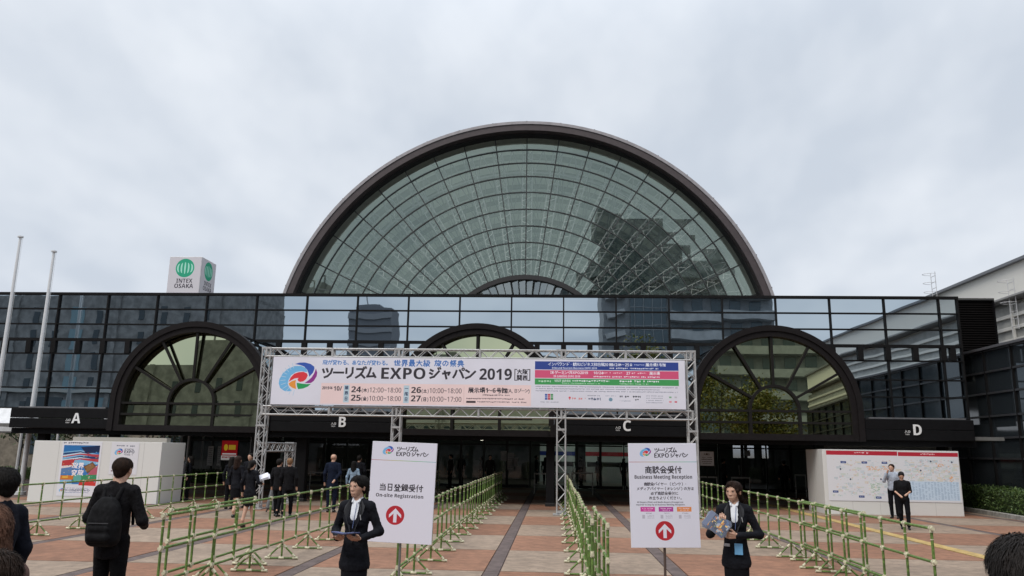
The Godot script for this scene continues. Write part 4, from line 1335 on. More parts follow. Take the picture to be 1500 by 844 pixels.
# ---------------------------------------------------------------- tents, poles and greenery on the far left
func build_left_background() -> void:
	var canvas_m := paint("tent_canvas", 0.72, 0.73, 0.74, 0.7, 0.0, "soft", 0.3)
	canvas_m.backlight_enabled = true
	canvas_m.backlight = Color(0.4, 0.4, 0.4)
	var post_m := paint("tent_post", 0.62, 0.62, 0.62, 0.5)
	for k in [[-27.2, -38.3], [-22.3, -40.5], [-17.4, -41.5]]:
		var t := thing("event_tent", "white peaked event tent " + ("past the end of the glass front" if k[0] < -25 else "glimpsed under the lettered canopy"), "tent", Vector3(k[0], 0, k[1]), 0.0, "white tents behind the front")
		var st := begin()
		var e := 2.3
		var n := 8
		for i in 4:
			for j in n:
				var a0 := PI * 0.5 * i + PI * 0.25
				var c0 := Vector3(cos(a0), 0, sin(a0)) * e * 1.414
				var c1 := Vector3(cos(a0 + PI * 0.5), 0, sin(a0 + PI * 0.5)) * e * 1.414
				var f0 := float(j) / n
				var f1 := float(j + 1) / n
				var y0 := 2.62 + 1.3 * pow(f0, 1.7)
				var y1 := 2.62 + 1.3 * pow(f1, 1.7)
				quad_out(st, c0 * (1 - f0) + Vector3(0, y0, 0), c1 * (1 - f0) + Vector3(0, y0, 0), c1 * (1 - f1) + Vector3(0, y1, 0), c0 * (1 - f1) + Vector3(0, y1, 0), Vector3.ZERO)
		part(t, "canopy", done(st), canvas_m)
		for sx in [-1.0, 1.0]:
			for sz in [-1.0, 1.0]:
				rod(t, "post", Vector3(sx * 2.27, 0, sz * 2.27), Vector3(sx * 2.27, 2.63, sz * 2.27), 0.06, post_m)
			box(t, "valance", Vector3(sx * 2.3, 2.57, 0), Vector3(0.03, 0.24, 4.56), canvas_m)
			box(t, "valance", Vector3(0, 2.57, sx * 2.3), Vector3(4.6, 0.24, 0.03), canvas_m)
	var dark := [Color(0.022, 0.04, 0.012), Color(0.03, 0.05, 0.016), Color(0.045, 0.065, 0.02)]
	tree(Vector3(-27.5, 0, -46), 5.0, 2.6, 3400, 0.22, dark, "dark bushy tree behind the white tents", "trees behind the tents", 51, "evergreen_tree")
	tree(Vector3(-32.5, 0, -47), 6.0, 3.0, 3400, 0.24, dark, "broader dark tree at the left of the tents", "trees behind the tents", 52, "evergreen_tree")
	tree(Vector3(-23.0, 0, -47), 4.6, 2.4, 2600, 0.22, dark, "low dark tree seen under the lettered canopy", "trees behind the tents", 53, "evergreen_tree")
	var low := thing("low_hedge", "low green hedge behind the flagpoles and tents", "hedge", Vector3(-26, 0, -42))
	box(low, "core", Vector3(0, 0.3, 0), Vector3(15.8, 0.5, 0.9), paint("hedge_green", 0.06, 0.1, 0.025))
	leaf_cloud(low, "foliage", 5200, func(r: RandomNumberGenerator) -> Vector3:
		return Vector3(r.randf_range(-8, 8), r.randf_range(0.05, 0.68), r.randf_range(-0.55, 0.6)), 0.12, [Color(0.05, 0.09, 0.02), Color(0.035, 0.065, 0.015), Color(0.07, 0.11, 0.03)], 61)
	var shed := thing("brown_shed", "low brown-grey building far behind the tents", "building", Vector3(-33, 0, -58))
	box(shed, "wall", Vector3(0, 1.9, 0), Vector3(26, 3.8, 4), paint("shed_brown", 0.20, 0.17, 0.13, 0.8, 0.0, "mid", 0.3))
	box(shed, "roof", Vector3(0, 3.95, 0), Vector3(26.8, 0.3, 4.8), paint("shed_roof", 0.28, 0.27, 0.25, 0.8))
	for i in 5:
		box(shed, "window", Vector3(-9 + i * 5, 1.9, 2.02), Vector3(2.4, 1.4, 0.06), paint("slab_glass", 0.03, 0.045, 0.055))
	# flagpoles
	var pole_m := paint("flagpole_white", 0.66, 0.67, 0.68, 0.35, 0.1)
	for k in [[-20.13, 9.46, "shorter"], [-21.62, 10.07, "taller"]]:
		var f := thing("flagpole", "%s of the two white flagpoles standing before the dark glass" % k[2], "flagpole", Vector3(k[0], 0, -29.5), 0.0, "white flagpoles")
		var st := SurfaceTool.new()
		st.begin(Mesh.PRIMITIVE_TRIANGLES)
		st.set_smooth_group(0)
		st_tube(st, Vector3.ZERO, Vector3(0, k[1], 0), 0.098, 0.05, 16)
		part(f, "pole", done(st), pole_m)
		rod(f, "truck", Vector3(0, float(k[1]), 0), Vector3(0, float(k[1]) + 0.05, 0), 0.11, pole_m, 12)
		rod(f, "base", Vector3(0, 0, 0), Vector3(0, 0.12, 0), 0.2, pole_m, 16)
		rod(f, "halyard", Vector3(0.12, 1.2, 0), Vector3(0.1, float(k[1]), 0), 0.006, pole_m, 5)

# ---------------------------------------------------------------- truss gate
# one length of box truss from a to b: four chords, end frames and the zigzag lacing
func truss(parent: Node, called: String, a: Vector3, b: Vector3, half: float, steel: Material) -> void:
	var t := Node3D.new()
	t.name = called
	parent.add_child(t, true)
	var n := (b - a).normalized()
	var u := (Vector3.BACK if absf(n.z) < 0.9 else Vector3.RIGHT)
	var v := n.cross(u).normalized()
	for s in [[-1, -1], [1, -1], [1, 1], [-1, 1]]:
		var o: Vector3 = (u * s[0] + v * s[1]) * half
		rod(t, "chord", a + o, b + o, 0.026, steel, 8)
	var ln := (b - a).length()
	var count := maxi(2, roundi(ln / 0.29))
	var st := begin()
	for face in 4:
		var w: Vector3 = [u, v, -u, -v][face]
		var q: Vector3 = [v, -u, v, -u][face]
		for i in count:
			var s := 1.0 if i % 2 == 0 else -1.0
			st_tube(st, a + n * ln * i / count + (w + q * s) * half, a + n * ln * (i + 1) / count + (w - q * s) * half, 0.0125, 0.0125, 5)
	stuff(part(t, "lacing", done(st), steel))
	var joints := maxi(1, roundi(ln / 2.4))
	for i in joints + 1:
		var c := a + n * ln * i / joints
		for s in 2:
			for k in [-1.0, 1.0]:
				var w2: Vector3 = u if s == 0 else v
				var q2: Vector3 = v if s == 0 else u
				bar(t, "end_frame", c + w2 * half * k - q2 * (half + 0.025), c + w2 * half * k + q2 * (half + 0.025), 0.06, 0.045, steel, n)

func build_gate() -> void:
	var steel := paint("truss_alloy", 0.50, 0.50, 0.50, 0.42, 0.35, "soft", 1.0)
	var g := thing("truss_gate", "silver aluminium box-truss gate with four legs spanning the forecourt", "gate", Vector3(0, 0, -24.8))
	var legs := [-9.27, -4.95, 0.235, 4.28]
	for y in [3.05, 4.9]:
		truss(g, "truss_beam", Vector3(legs[0], y, 0), Vector3(legs[1], y, 0), 0.13, steel)
		truss(g, "truss_beam", Vector3(legs[1], y, 0), Vector3(legs[2], y, 0), 0.13, steel)
		truss(g, "truss_beam", Vector3(legs[2], y, 0), Vector3(legs[3], y, 0), 0.13, steel)
	for x in legs:
		truss(g, "truss_leg", Vector3(x, 0.1, 0), Vector3(x, 5.04, 0), 0.13, steel)
		box(g, "base_plate", Vector3(x, 0.025, 0), Vector3(0.5, 0.03, 0.5), steel)
		for s in [-1.0, 1.0]:
			rod(g, "screw_jack", Vector3(x + s * 0.13, 0.03, 0.13), Vector3(x + s * 0.13, 0.16, 0.13), 0.03, steel, 8)
			rod(g, "screw_jack", Vector3(x + s * 0.13, 0.03, -0.13), Vector3(x + s * 0.13, 0.16, -0.13), 0.03, steel, 8)
	for x in [legs[0], legs[3]]:
		truss(g, "truss_brace", Vector3(x, 1.9, -0.13), Vector3(x, 1.9, -2.9), 0.13, steel)
		truss(g, "truss_leg", Vector3(x, 0.1, -2.9), Vector3(x, 2.05, -2.9), 0.13, steel)
		box(g, "base_plate", Vector3(x, 0.025, -2.9), Vector3(0.5, 0.03, 0.5), steel)

# ---------------------------------------------------------------- the banner on the gate
func build_banner() -> void:
	var paper := Color("dcdce8")
	var ink := Color("2b2730")
	var c := Canvas.new(2048, 240, paper)
	var blue := Color("4f7fbf")
	swirl(c, Vector2(132, 102), 98, paper)
	var x := 0.0
	# the top line
	brush(c, "旅が変わる、あなたが変わる。", 252, 13, 26, 3.4, blue, 0.945)
	brush(c, "世界最大級", 612, 8, 35, 4.6, Color("3f70b8"), 1.05)
	brush(c, "旅の祭典", 816, 8, 35, 4.6, Color("3f70b8"), 1.08)
	# the title
	brush(c, "ツーリズム", 250, 46, 62, 10.0, ink, 0.885)
	letters(c, "EXPO", 551, 50, 56, ink, true, 1.0, 221)
	brush(c, "ジャパン", 788, 46, 62, 10.0, ink, 0.95)
	letters(c, "2019", 1042, 50, 55, ink, true, 1.0, 160)
	for e in [1215, 1289]:
		c.rect(e, 50, 4, 58, ink)
		for y in [50, 104]:
			c.rect(e if e < 1250 else e - 9, y, 13, 4, ink)
	brush(c, "大阪", 1226, 50, 27, 4.0, ink, 1.05)
	brush(c, "関西", 1226, 80, 27, 3.8, ink, 1.05)
	# dates on a pink field
	c.rect(252, 130, 1046, 104, Color("ecd3d2"))
	letters(c, "2019", 258, 148, 14, ink, true, 1.0, 36)
	brush(c, "年", 296, 147, 15, 1.8, ink)
	letters(c, "10/", 316, 146, 22, ink, true, 1.0, 42)
	for k in [[367, "業界日", "24", "木", "12:00~18:00", "25", "金", "10:00~18:00"], [667, "一般日", "26", "土", "10:00~18:00", "27", "日", "10:00~17:00"]]:
		var bx: float = k[0]
		c.rect(bx, 138, 28, 88, Color("b9cfdc"))
		for i in 3:
			brush(c, k[1][i], bx + 4, 143 + i * 27, 20, 2.6, Color("3a4a66"))
		for row in 2:
			var y := 146 + row * 42
			letters(c, k[2 + row * 3], bx + 38, y, 29, ink, true, 1.0, 49)
			letters(c, "(", bx + 90, y + 9, 18, ink)
			brush(c, k[3 + row * 3], bx + 97, y + 8, 20, 2.6, ink)
			letters(c, ")", bx + 119, y + 9, 18, ink)
			letters(c, k[4 + row * 3], bx + 130, y + 4, 24, Color("4a3d42"), false, 1.0, 158)
	c.rect(966, 140, 2, 84, Color("d8b9b8"))
	x = brush(c, "展示場", 988, 144, 28, 3.8, ink)
	x = letters(c, "1", x + 2, 147, 22, ink, true)
	x = brush(c, "～", x, 146, 24, 3.0, ink)
	x = letters(c, "6", x, 147, 22, ink, true)
	x = brush(c, "号館", x + 2, 144, 28, 3.8, ink, 0.95)
	x = letters(c, "(A, B", x + 2, 150, 18, ink)
	x = brush(c, "ゾーン", x + 1, 148, 20, 2.4, ink, 0.9)
	letters(c, ")", x, 150, 18, ink)
	small_type(c, 1060, 178, 130, 7, Color("5a4a50"))
	small_type(c, 980, 196, 290, 7, Color("5a4a50"))
	c.rect(980, 211, 46, 10, Color("3b3036"))
	small_type(c, 1034, 212, 240, 7, Color("6a5a60"))
	# coloured bars of the sister shows
	var w := Color("eef0f8")
	for k in [[10, 41, "27408f"], [54, 39, "d2527a"], [96, 30, "3d9a55"]]:
		c.rect(1316, k[0], 701, k[1], Color(k[2]))
	x = brush(c, "インバウンド", 1380, 14, 19, 2.4, w, 0.92)
	x = brush(c, "・観光ビジネス総合展", x, 14, 19, 2.2, w, 0.9)
	letters(c, "2019", x, 17, 14, w, true)
	letters(c, "Inbound Tourism Business EXPO 2019", 1400, 38, 9, w, true, 1.0, 220)
	letters(c, "10/24", 1682, 17, 14, w, true)
	brush(c, "木～", 1728, 16, 14, 1.8, w)
	letters(c, "25", 1758, 17, 14, w, true)
	brush(c, "金", 1780, 16, 14, 1.8, w)
	small_type(c, 1802, 20, 50, 8, Color("b8c2e8"))
	brush(c, "展示場", 1858, 14, 18, 2.4, w)
	letters(c, "1", 1912, 16, 14, w, true)
	brush(c, "号館", 1922, 14, 17, 2.2, w)
	small_type(c, 1682, 38, 236, 8, w)
	letters(c, "IR", 1392, 59, 13, w, true)
	x = brush(c, "ゲーミング", 1412, 57, 18, 2.3, w, 0.9)
	letters(c, "EXPO2019", x, 59, 13, w, true)
	letters(c, "IR GAMING EXPO 2019", 1408, 79, 10, w, true, 1.0, 130)
	letters(c, "10/24", 1604, 59, 13, w, true)
	small_type(c, 1648, 61, 96, 9, Color("f6c8d6"))
	letters(c, "27", 1764, 59, 13, w, true)
	small_type(c, 1790, 61, 70, 9, Color("f6c8d6"))
	brush(c, "展示場", 1876, 57, 17, 2.2, w)
	small_type(c, 1604, 80, 320, 8, w)
	small_type(c, 1334, 104, 60, 12, Color("c9e7d0"))
	letters(c, "VISIT JAPAN", 1412, 101, 11, w, true, 0.9)
	small_type(c, 1500, 101, 180, 11, w)
	small_type(c, 1730, 101, 190, 10, w)
	small_type(c, 1450, 116, 190, 6, Color("c9e7d0"))
	small_type(c, 1730, 116, 140, 6, Color("c9e7d0"))
	for i in 3:
		small_type(c, 1320, 133 + i * 11, 690 - (i % 2) * 80, 5, Color("7b7f92"))
	# sponsors' row
	for k in [[0, "3355a5"], [1, "c03040"], [2, "3f8f55"]]:
		for r in 3:
			c.rect(1366 + k[0] * 14, 172 + r * 10, 12, 8.5, Color(k[1]) if r != 1 else Color(k[1]).lightened(0.25))
	small_type(c, 1344, 210, 90, 5, Color("8d90a0"))
	small_type(c, 1482, 184, 10, 16, Color("d94a58"))
	small_type(c, 1498, 188, 66, 11, Color("d98a8a"))
	small_type(c, 1574, 176, 60, 5, Color("6a6e80"))
	small_type(c, 1578, 188, 56, 13, Color("55607a"))
	small_type(c, 1660, 176, 50, 5, Color("9aa0b0"))
	c.disc(Vector2(1686, 196), 9, Color("6f93a8"))
	small_type(c, 1730, 176, 44, 10, Color("40444e"))
	small_type(c, 1730, 200, 52, 5, Color("9aa0b0"))
	small_type(c, 1794, 176, 36, 10, Color("30343e"))
	small_type(c, 1804, 192, 18, 9, Color("30343e"))
	for i in 4:
		small_type(c, 1858, 174 + i * 11, 80, 5, Color("8d90a0"))
	for k in [[1968, 178, "7fb08a"], [1994, 178, "c0c0c8"], [1968, 200, "e0909a"], [1994, 200, "d06a7a"]]:
		c.rect(k[0], k[1], 12, 8, Color(k[2]))
	var b := thing("banner", "long white tourism fair banner with swirl logo and dates on the truss gate", "banner", Vector3(-2.46, 3.985, -24.62))
	part(b, "cloth", unit_box(), paint("banner_cloth", 0.7, 0.7, 0.72, 0.7), Transform3D(Basis.from_scale(Vector3(13.08, 1.52, 0.012)), Vector3(0, 0, -0.007)))
	part(b, "print", hung_sheet(13.06, 1.51), printed("banner_print", c.texture()), Transform3D(Basis(), Vector3(0, 0, 0.03)))
	for i in 14:
		for s in [-1.0, 1.0]:
			rod(b, "tie", Vector3(-6.45 + i * 0.993, s * 0.74, 0.0), Vector3(-6.45 + i * 0.993, s * 0.80, -0.05), 0.008, paint("tie_black", 0.02, 0.02, 0.02), 5)

# ---------------------------------------------------------------- booths
func build_booths() -> void:
	var white := paint("booth_white", 0.66, 0.66, 0.64, 0.7)
	var seam := paint("booth_seam", 0.40, 0.40, 0.39, 0.8)
	var b := thing("poster_booth", "white boxy booth wall carrying the event poster beside the flagpoles", "booth", Vector3(-15.29, 0, -26.87))
	part(b, "box", chamfer_box(Vector3(4.42, 2.0, 1.7), 0.006), white, Transform3D(Basis(), Vector3(0, 1.0, 0)))
	for i in 4:
		box(b, "seam", Vector3(-1.33 + i * 0.98, 1.0, 0.851), Vector3(0.006, 1.99, 0.004), seam)
	box(b, "top_shelf", Vector3(0.0, 2.08, -0.6), Vector3(3.4, 0.15, 0.3), paint("shelf_beige", 0.30, 0.28, 0.25, 0.7))
	# event poster: a bright collage (plain stand-in)
	var c := Canvas.new(420, 560, Color("dcdde4"))
	small_type(c, 12, 8, 260, 18, Color("4a4f5c"))
	c.rect(20, 40, 380, 400, Color("3a78b8"))
	var r := RandomNumberGenerator.new()
	r.seed = 5
	c.rect(20, 40, 380, 90, Color("2a6fae"))
	for i in 9:
		c.poly(PackedVector2Array([Vector2(20, 110 + i * 14 + r.randf_range(-8, 8)), Vector2(200, 90 + i * 12), Vector2(400, 120 + i * 10 + r.randf_range(-20, 20)), Vector2(400, 140 + i * 12), Vector2(20, 130 + i * 15)]), [Color("7fb4d8"), Color("1f3f70"), Color("c6d8e6"), Color("b8404a")][i % 4])
	c.poly(PackedVector2Array([Vector2(200, 60), Vector2(400, 40), Vector2(400, 110), Vector2(260, 125)]), Color("16284e"))
	c.poly(PackedVector2Array([Vector2(20, 200), Vector2(150, 180), Vector2(140, 260), Vector2(20, 270)]), Color("b83a3e"))
	c.poly(PackedVector2Array([Vector2(20, 255), Vector2(130, 245), Vector2(120, 265), Vector2(20, 280)]), Color("e6d8d2"))
	c.poly(PackedVector2Array([Vector2(20, 280), Vector2(160, 270), Vector2(150, 330), Vector2(20, 340)]), Color("5c7fae"))
	c.poly(PackedVector2Array([Vector2(250, 260), Vector2(340, 210), Vector2(390, 260), Vector2(300, 330)]), Color("6e4f34"))
	c.poly(PackedVector2Array([Vector2(265, 262), Vector2(338, 224), Vector2(370, 258), Vector2(300, 312)]), Color("8f6a44"))
	c.poly(PackedVector2Array([Vector2(330, 300), Vector2(400, 240), Vector2(400, 350), Vector2(300, 350)]), Color("b35a6a"))
	c.rect(20, 350, 140, 46, Color("c9762e"))
	c.rect(40, 358, 60, 20, Color("e0b04a"))
	c.poly(PackedVector2Array([Vector2(160, 350), Vector2(400, 340), Vector2(400, 390), Vector2(250, 400), Vector2(150, 420)]), Color("3c8d5e"))
	c.disc(Vector2(200, 380), 42, Color("5fa8a0"))
	c.poly(PackedVector2Array([Vector2(230, 400), Vector2(400, 385), Vector2(400, 455), Vector2(220, 450)]), Color("c83a34"))
	c.poly(PackedVector2Array([Vector2(20, 398), Vector2(140, 396), Vector2(150, 440), Vector2(20, 440)]), Color("88b8d8"))
	for i in 3:
		brush(c, ["旅", "界", "変"][i], 130 + (i % 2) * 64, 178 + (i / 2) * 74 + 40, 62, 9, Color("f2e8ec"))
	brush(c, "旅", 196, 290, 62, 9, Color("f2e8ec"))
	for i in 70:
		c.rect(r.randf_range(24, 390), r.randf_range(90, 430), r.randf_range(3, 14), r.randf_range(3, 8), [Color("f0e6d8"), Color("20355e"), Color("c24a4a"), Color("78a8cc"), Color("e0c060")][i % 5])
	swirl(c, Vector2(48, 500), 24, Color("dcdde4"))
	small_type(c, 84, 476, 240, 8, Color("7a86a8"))
	brush(c, "ツーリズム", 84, 488, 26, 4, Color("3a4468"), 0.8)
	letters(c, "EXPO", 192, 490, 22, Color("3a4468"), true)
	brush(c, "ジャパン", 262, 488, 26, 4, Color("3a4468"), 0.8)
	small_type(c, 84, 520, 250, 9, Color("7a86a8"))
	var p0 := on_z(88, 656, -26.02)
	var p1 := on_z(142, 728, -26.02)
	var ps := thing("event_poster", "colourful collage poster pasted on the white booth wall", "poster", Vector3((p0.x + p1.x) * 0.5 + 0.02, 1.1, -26.012))
	part(ps, "sheet", sheet(1.38, 1.78), printed("poster_print", c.texture(), 0.4))
	var c2 := Canvas.new(220, 260, Color("d9d9df"))
	small_type(c2, 40, 24, 140, 14, Color("6a6e7e"))
	swirl(c2, Vector2(62, 78), 34, Color("d9d9df"))
	letters(c2, "EXPO", 106, 66, 24, Color("34364a"), true)
	small_type(c2, 106, 52, 70, 10, Color("34364a"))
	small_type(c2, 106, 98, 70, 10, Color("34364a"))
	c2.rect(14, 128, 190, 1, Color("b8b8c4"))
	small_type(c2, 16, 226, 90, 14, Color("7a5a60"))
	var q0 := on_z(163, 652, -26.02)
	var ps2 := thing("fair_notice", "pale fair notice with small swirl logo on the white booth wall", "notice", Vector3(-14.33, 1.46, -26.012))
	part(ps2, "sheet", sheet(0.95, 1.06), printed("fair_notice_print", c2.texture(), 0.4))
	# the map board
	var m := thing("map_booth", "white boxy booth with red-topped site map and exhibitor list panels", "booth", Vector3(11.35, 0, -28.5))
	part(m, "box", chamfer_box(Vector3(4.5, 2.12, 1.75), 0.006), white, Transform3D(Basis(), Vector3(0, 1.06, 0)))
	box(m, "top_shelf", Vector3(0.3, 2.2, -0.7), Vector3(3.8, 0.16, 0.3), paint("shelf_beige", 0.30, 0.28, 0.25))
	for i in 4:
		box(m, "seam", Vector3(-1.35 + i * 0.9, 0.22, 0.876), Vector3(0.006, 0.42, 0.004), seam)
	box(m, "seam", Vector3(-2.251, 1.06, 0.0), Vector3(0.004, 2.1, 0.006), seam)
	var c3 := Canvas.new(1100, 400, Color("dcdde2"))
	c3.rect(0, 0, 596, 34, Color("b52b3c"))
	c3.rect(602, 4, 498, 32, Color("b52b3c"))
	small_type(c3, 236, 8, 120, 16, Color("e8c0c4"))
	small_type(c3, 790, 12, 120, 14, Color("e8c0c4"))
	for lay in [[30, 70, 560, 290], [640, 60, 430, 170]]:
		for i in 120:
			var bx: float = lay[0] + r.randf() * lay[2]
			var by: float = lay[1] + r.randf() * lay[3]
			var tone: Color = [Color("cad3da"), Color("d0d7db"), Color("c2ccd3"), Color("d8d2c8"), Color("ccd4ce")][i % 5]
			c3.rect(bx, by, r.randf_range(8, 50), r.randf_range(4, 22), tone)
		for i in 150:
			var bx: float = lay[0] + 20 + r.randf() * (lay[2] - 60)
			var by: float = lay[1] + r.randf() * lay[3]
			c3.rect(bx, by, r.randf_range(3, 12), r.randf_range(2, 6), [Color("dba88c"), Color("a3b6c4"), Color("dfc6b0"), Color("b2c3b6"), Color("eeeff2"), Color("d39ca4")][i % 6])
	for i in 60:
		c3.rect(330 + r.randf_range(0, 180), 116 + r.randf_range(0, 34), r.randf_range(5, 12), r.randf_range(3, 8), Color("dfae8a"))
		c3.rect(330 + r.randf_range(0, 90), 250 + r.randf_range(0, 90), r.randf_range(8, 18), r.randf_range(4, 12), [Color("a9c0b0"), Color("dfe3e0")][i % 2])
	for i in 12:
		c3.rect(490 + r.randf_range(0, 30), 260 + r.randf_range(0, 50), 12, 8, Color("e0b08a"))
		c3.rect(1010 + r.randf_range(0, 24), 190 + r.randf_range(0, 40), 12, 7, Color("e0b08a"))
		c3.rect(910 + r.randf_range(0, 60), 90 + r.randf_range(0, 24), 10, 6, Color("dfae8a"))
	for k in [[116, 84], [292, 84], [460, 84], [36, 320], [250, 356], [390, 362], [566, 366]]:
		c3.rect(k[0], k[1], 46, 17, Color("27407f"))
		small_type(c3, k[0] + 10, k[1] + 5, 26, 7, Color("dfe4f0"))
	for k in [[112, 148], [190, 228], [444, 224], [530, 110], [1044, 80], [870, 76], [780, 150]]:
		c3.disc(Vector2(k[0], k[1]), 7, Color("2c3550"))
	c3.rect(640, 236, 446, 150, Color("c6d8ea"))
	for col in 17:
		for row in 20:
			if r.randf() < 0.85:
				c3.rect(648 + col * 26, 242 + row * 7, r.randf_range(8, 20), 2.5, Color("7f9bb8"))
	var mp := thing("site_map", "large printed site map with red title bars and blue exhibitor list", "map", Vector3(11.4, 1.26, -27.612))
	part(mp, "sheet", sheet(4.34, 1.64), printed("map_print", c3.texture(), 0.4))
	# the white sign cube on the roof
	var tl := on_z(249, 376, -38.0)
	var br := on_z(291, 431, -38.0)
	var wd := br.x - tl.x
	var ht := tl.y - 8.2
	var cube := thing("sign_cube", "white rooftop sign cube with green globe emblem and the venue name", "sign", Vector3((tl.x + br.x) * 0.5, 8.2, -38.0 - wd * 0.5))
	part(cube, "box", chamfer_box(Vector3(wd, ht, wd), 0.02), paint("cube_white", 0.66, 0.64, 0.65, 0.6, 0.0, "soft", 0.3), Transform3D(Basis(), Vector3(0, ht * 0.5, 0)))
	box(cube, "plinth", Vector3(0, -0.14, 0), Vector3(wd * 0.7, 0.3, wd * 0.7), paint("roof_felt", 0.09, 0.09, 0.09))
	var c4 := Canvas.new(256, 300, Color("cfcbd0"))
	c4.disc(Vector2(128, 84), 75, Color("13a07a"))
	for i in 5:
		var ox: float = 128 + (i - 2) * 21
		var pts := PackedVector2Array()
		for j in 21:
			var t := PI * j / 20 - PI * 0.5
			pts.append(Vector2(ox + (i - 2) * 8.0 * cos(t) - 2 - cos(t) * 5, 84 + sin(t) * (47 - absi(i - 2) * 6)))
		for j in 21:
			var t := PI * 0.5 - PI * j / 20
			pts.append(Vector2(ox + (i - 2) * 8.0 * cos(t) + 2 + cos(t) * 5, 84 + sin(t) * (47 - absi(i - 2) * 6)))
		c4.poly(pts, Color("a6e0cc"))
	letters(c4, "INTEX", 68, 170, 33, Color("3a3640"), true, 0.98)
	letters(c4, "OSAKA", 56, 211, 34, Color("3a3640"), true, 1.02)
	var face := printed("cube_print", c4.texture(), 0.6)
	var fh := wd * 300.0 / 256.0
	for i in 2:
		var bb := Basis(Vector3.UP, PI * 0.5 * i)
		part(cube, "face_print", sheet(wd - 0.05, fh - 0.05), face, Transform3D(bb, bb * Vector3(0, 0, wd * 0.5 + 0.004) + Vector3(0, ht - fh * 0.5 - 0.03, 0)))
	rod(cube, "lightning_rod", Vector3(0.0, ht, 0), Vector3(0.02, ht + 0.13, 0), 0.02, paint("tie_black", 0.02, 0.02, 0.02), 6)
	var hoop := thing("roof_hoop", "thin steel hatch hoop on the roof beside the sign cube", "handrail", Vector3(tl.x - 0.3, 7.92, -37.6))
	var st := begin()
	var last := Vector3(-0.2, 0, 0)
	for i in 13:
		var a := PI * i / 12
		var q := Vector3(-cos(a) * 0.2, 0.7 + sin(a) * 0.2, 0)
		st_tube(st, last, q, 0.016, 0.016, 6)
		last = q
	st_tube(st, last, Vector3(0.2, 0, 0), 0.016, 0.016, 6)
	part(hoop, "tube", done(st), paint("ladder_steel", 0.42, 0.42, 0.42))

# ---------------------------------------------------------------- the two sign boards on poles
func sign_head(c: Canvas, paper: Color) -> void:
	swirl(c, Vector2(128, 66), 44, paper)
	brush(c, "ツーリズム", 196, 30, 40, 6.0, Color("2b2730"), 0.84)
	var x := letters(c, "EXPO", 194, 74, 32, Color("2b2730"), true, 1.04)
	brush(c, "ジャパン", x + 10, 70, 38, 5.6, Color("2b2730"), 0.86)

func sign_rule(c: Canvas, y: float) -> void:
	for i in 48:
		c.rect(i * 10.7, y, 11, 4, Color.from_hsv(fmod(0.95 + i * 0.6 / 48.0, 1.0), 0.35, 0.72))

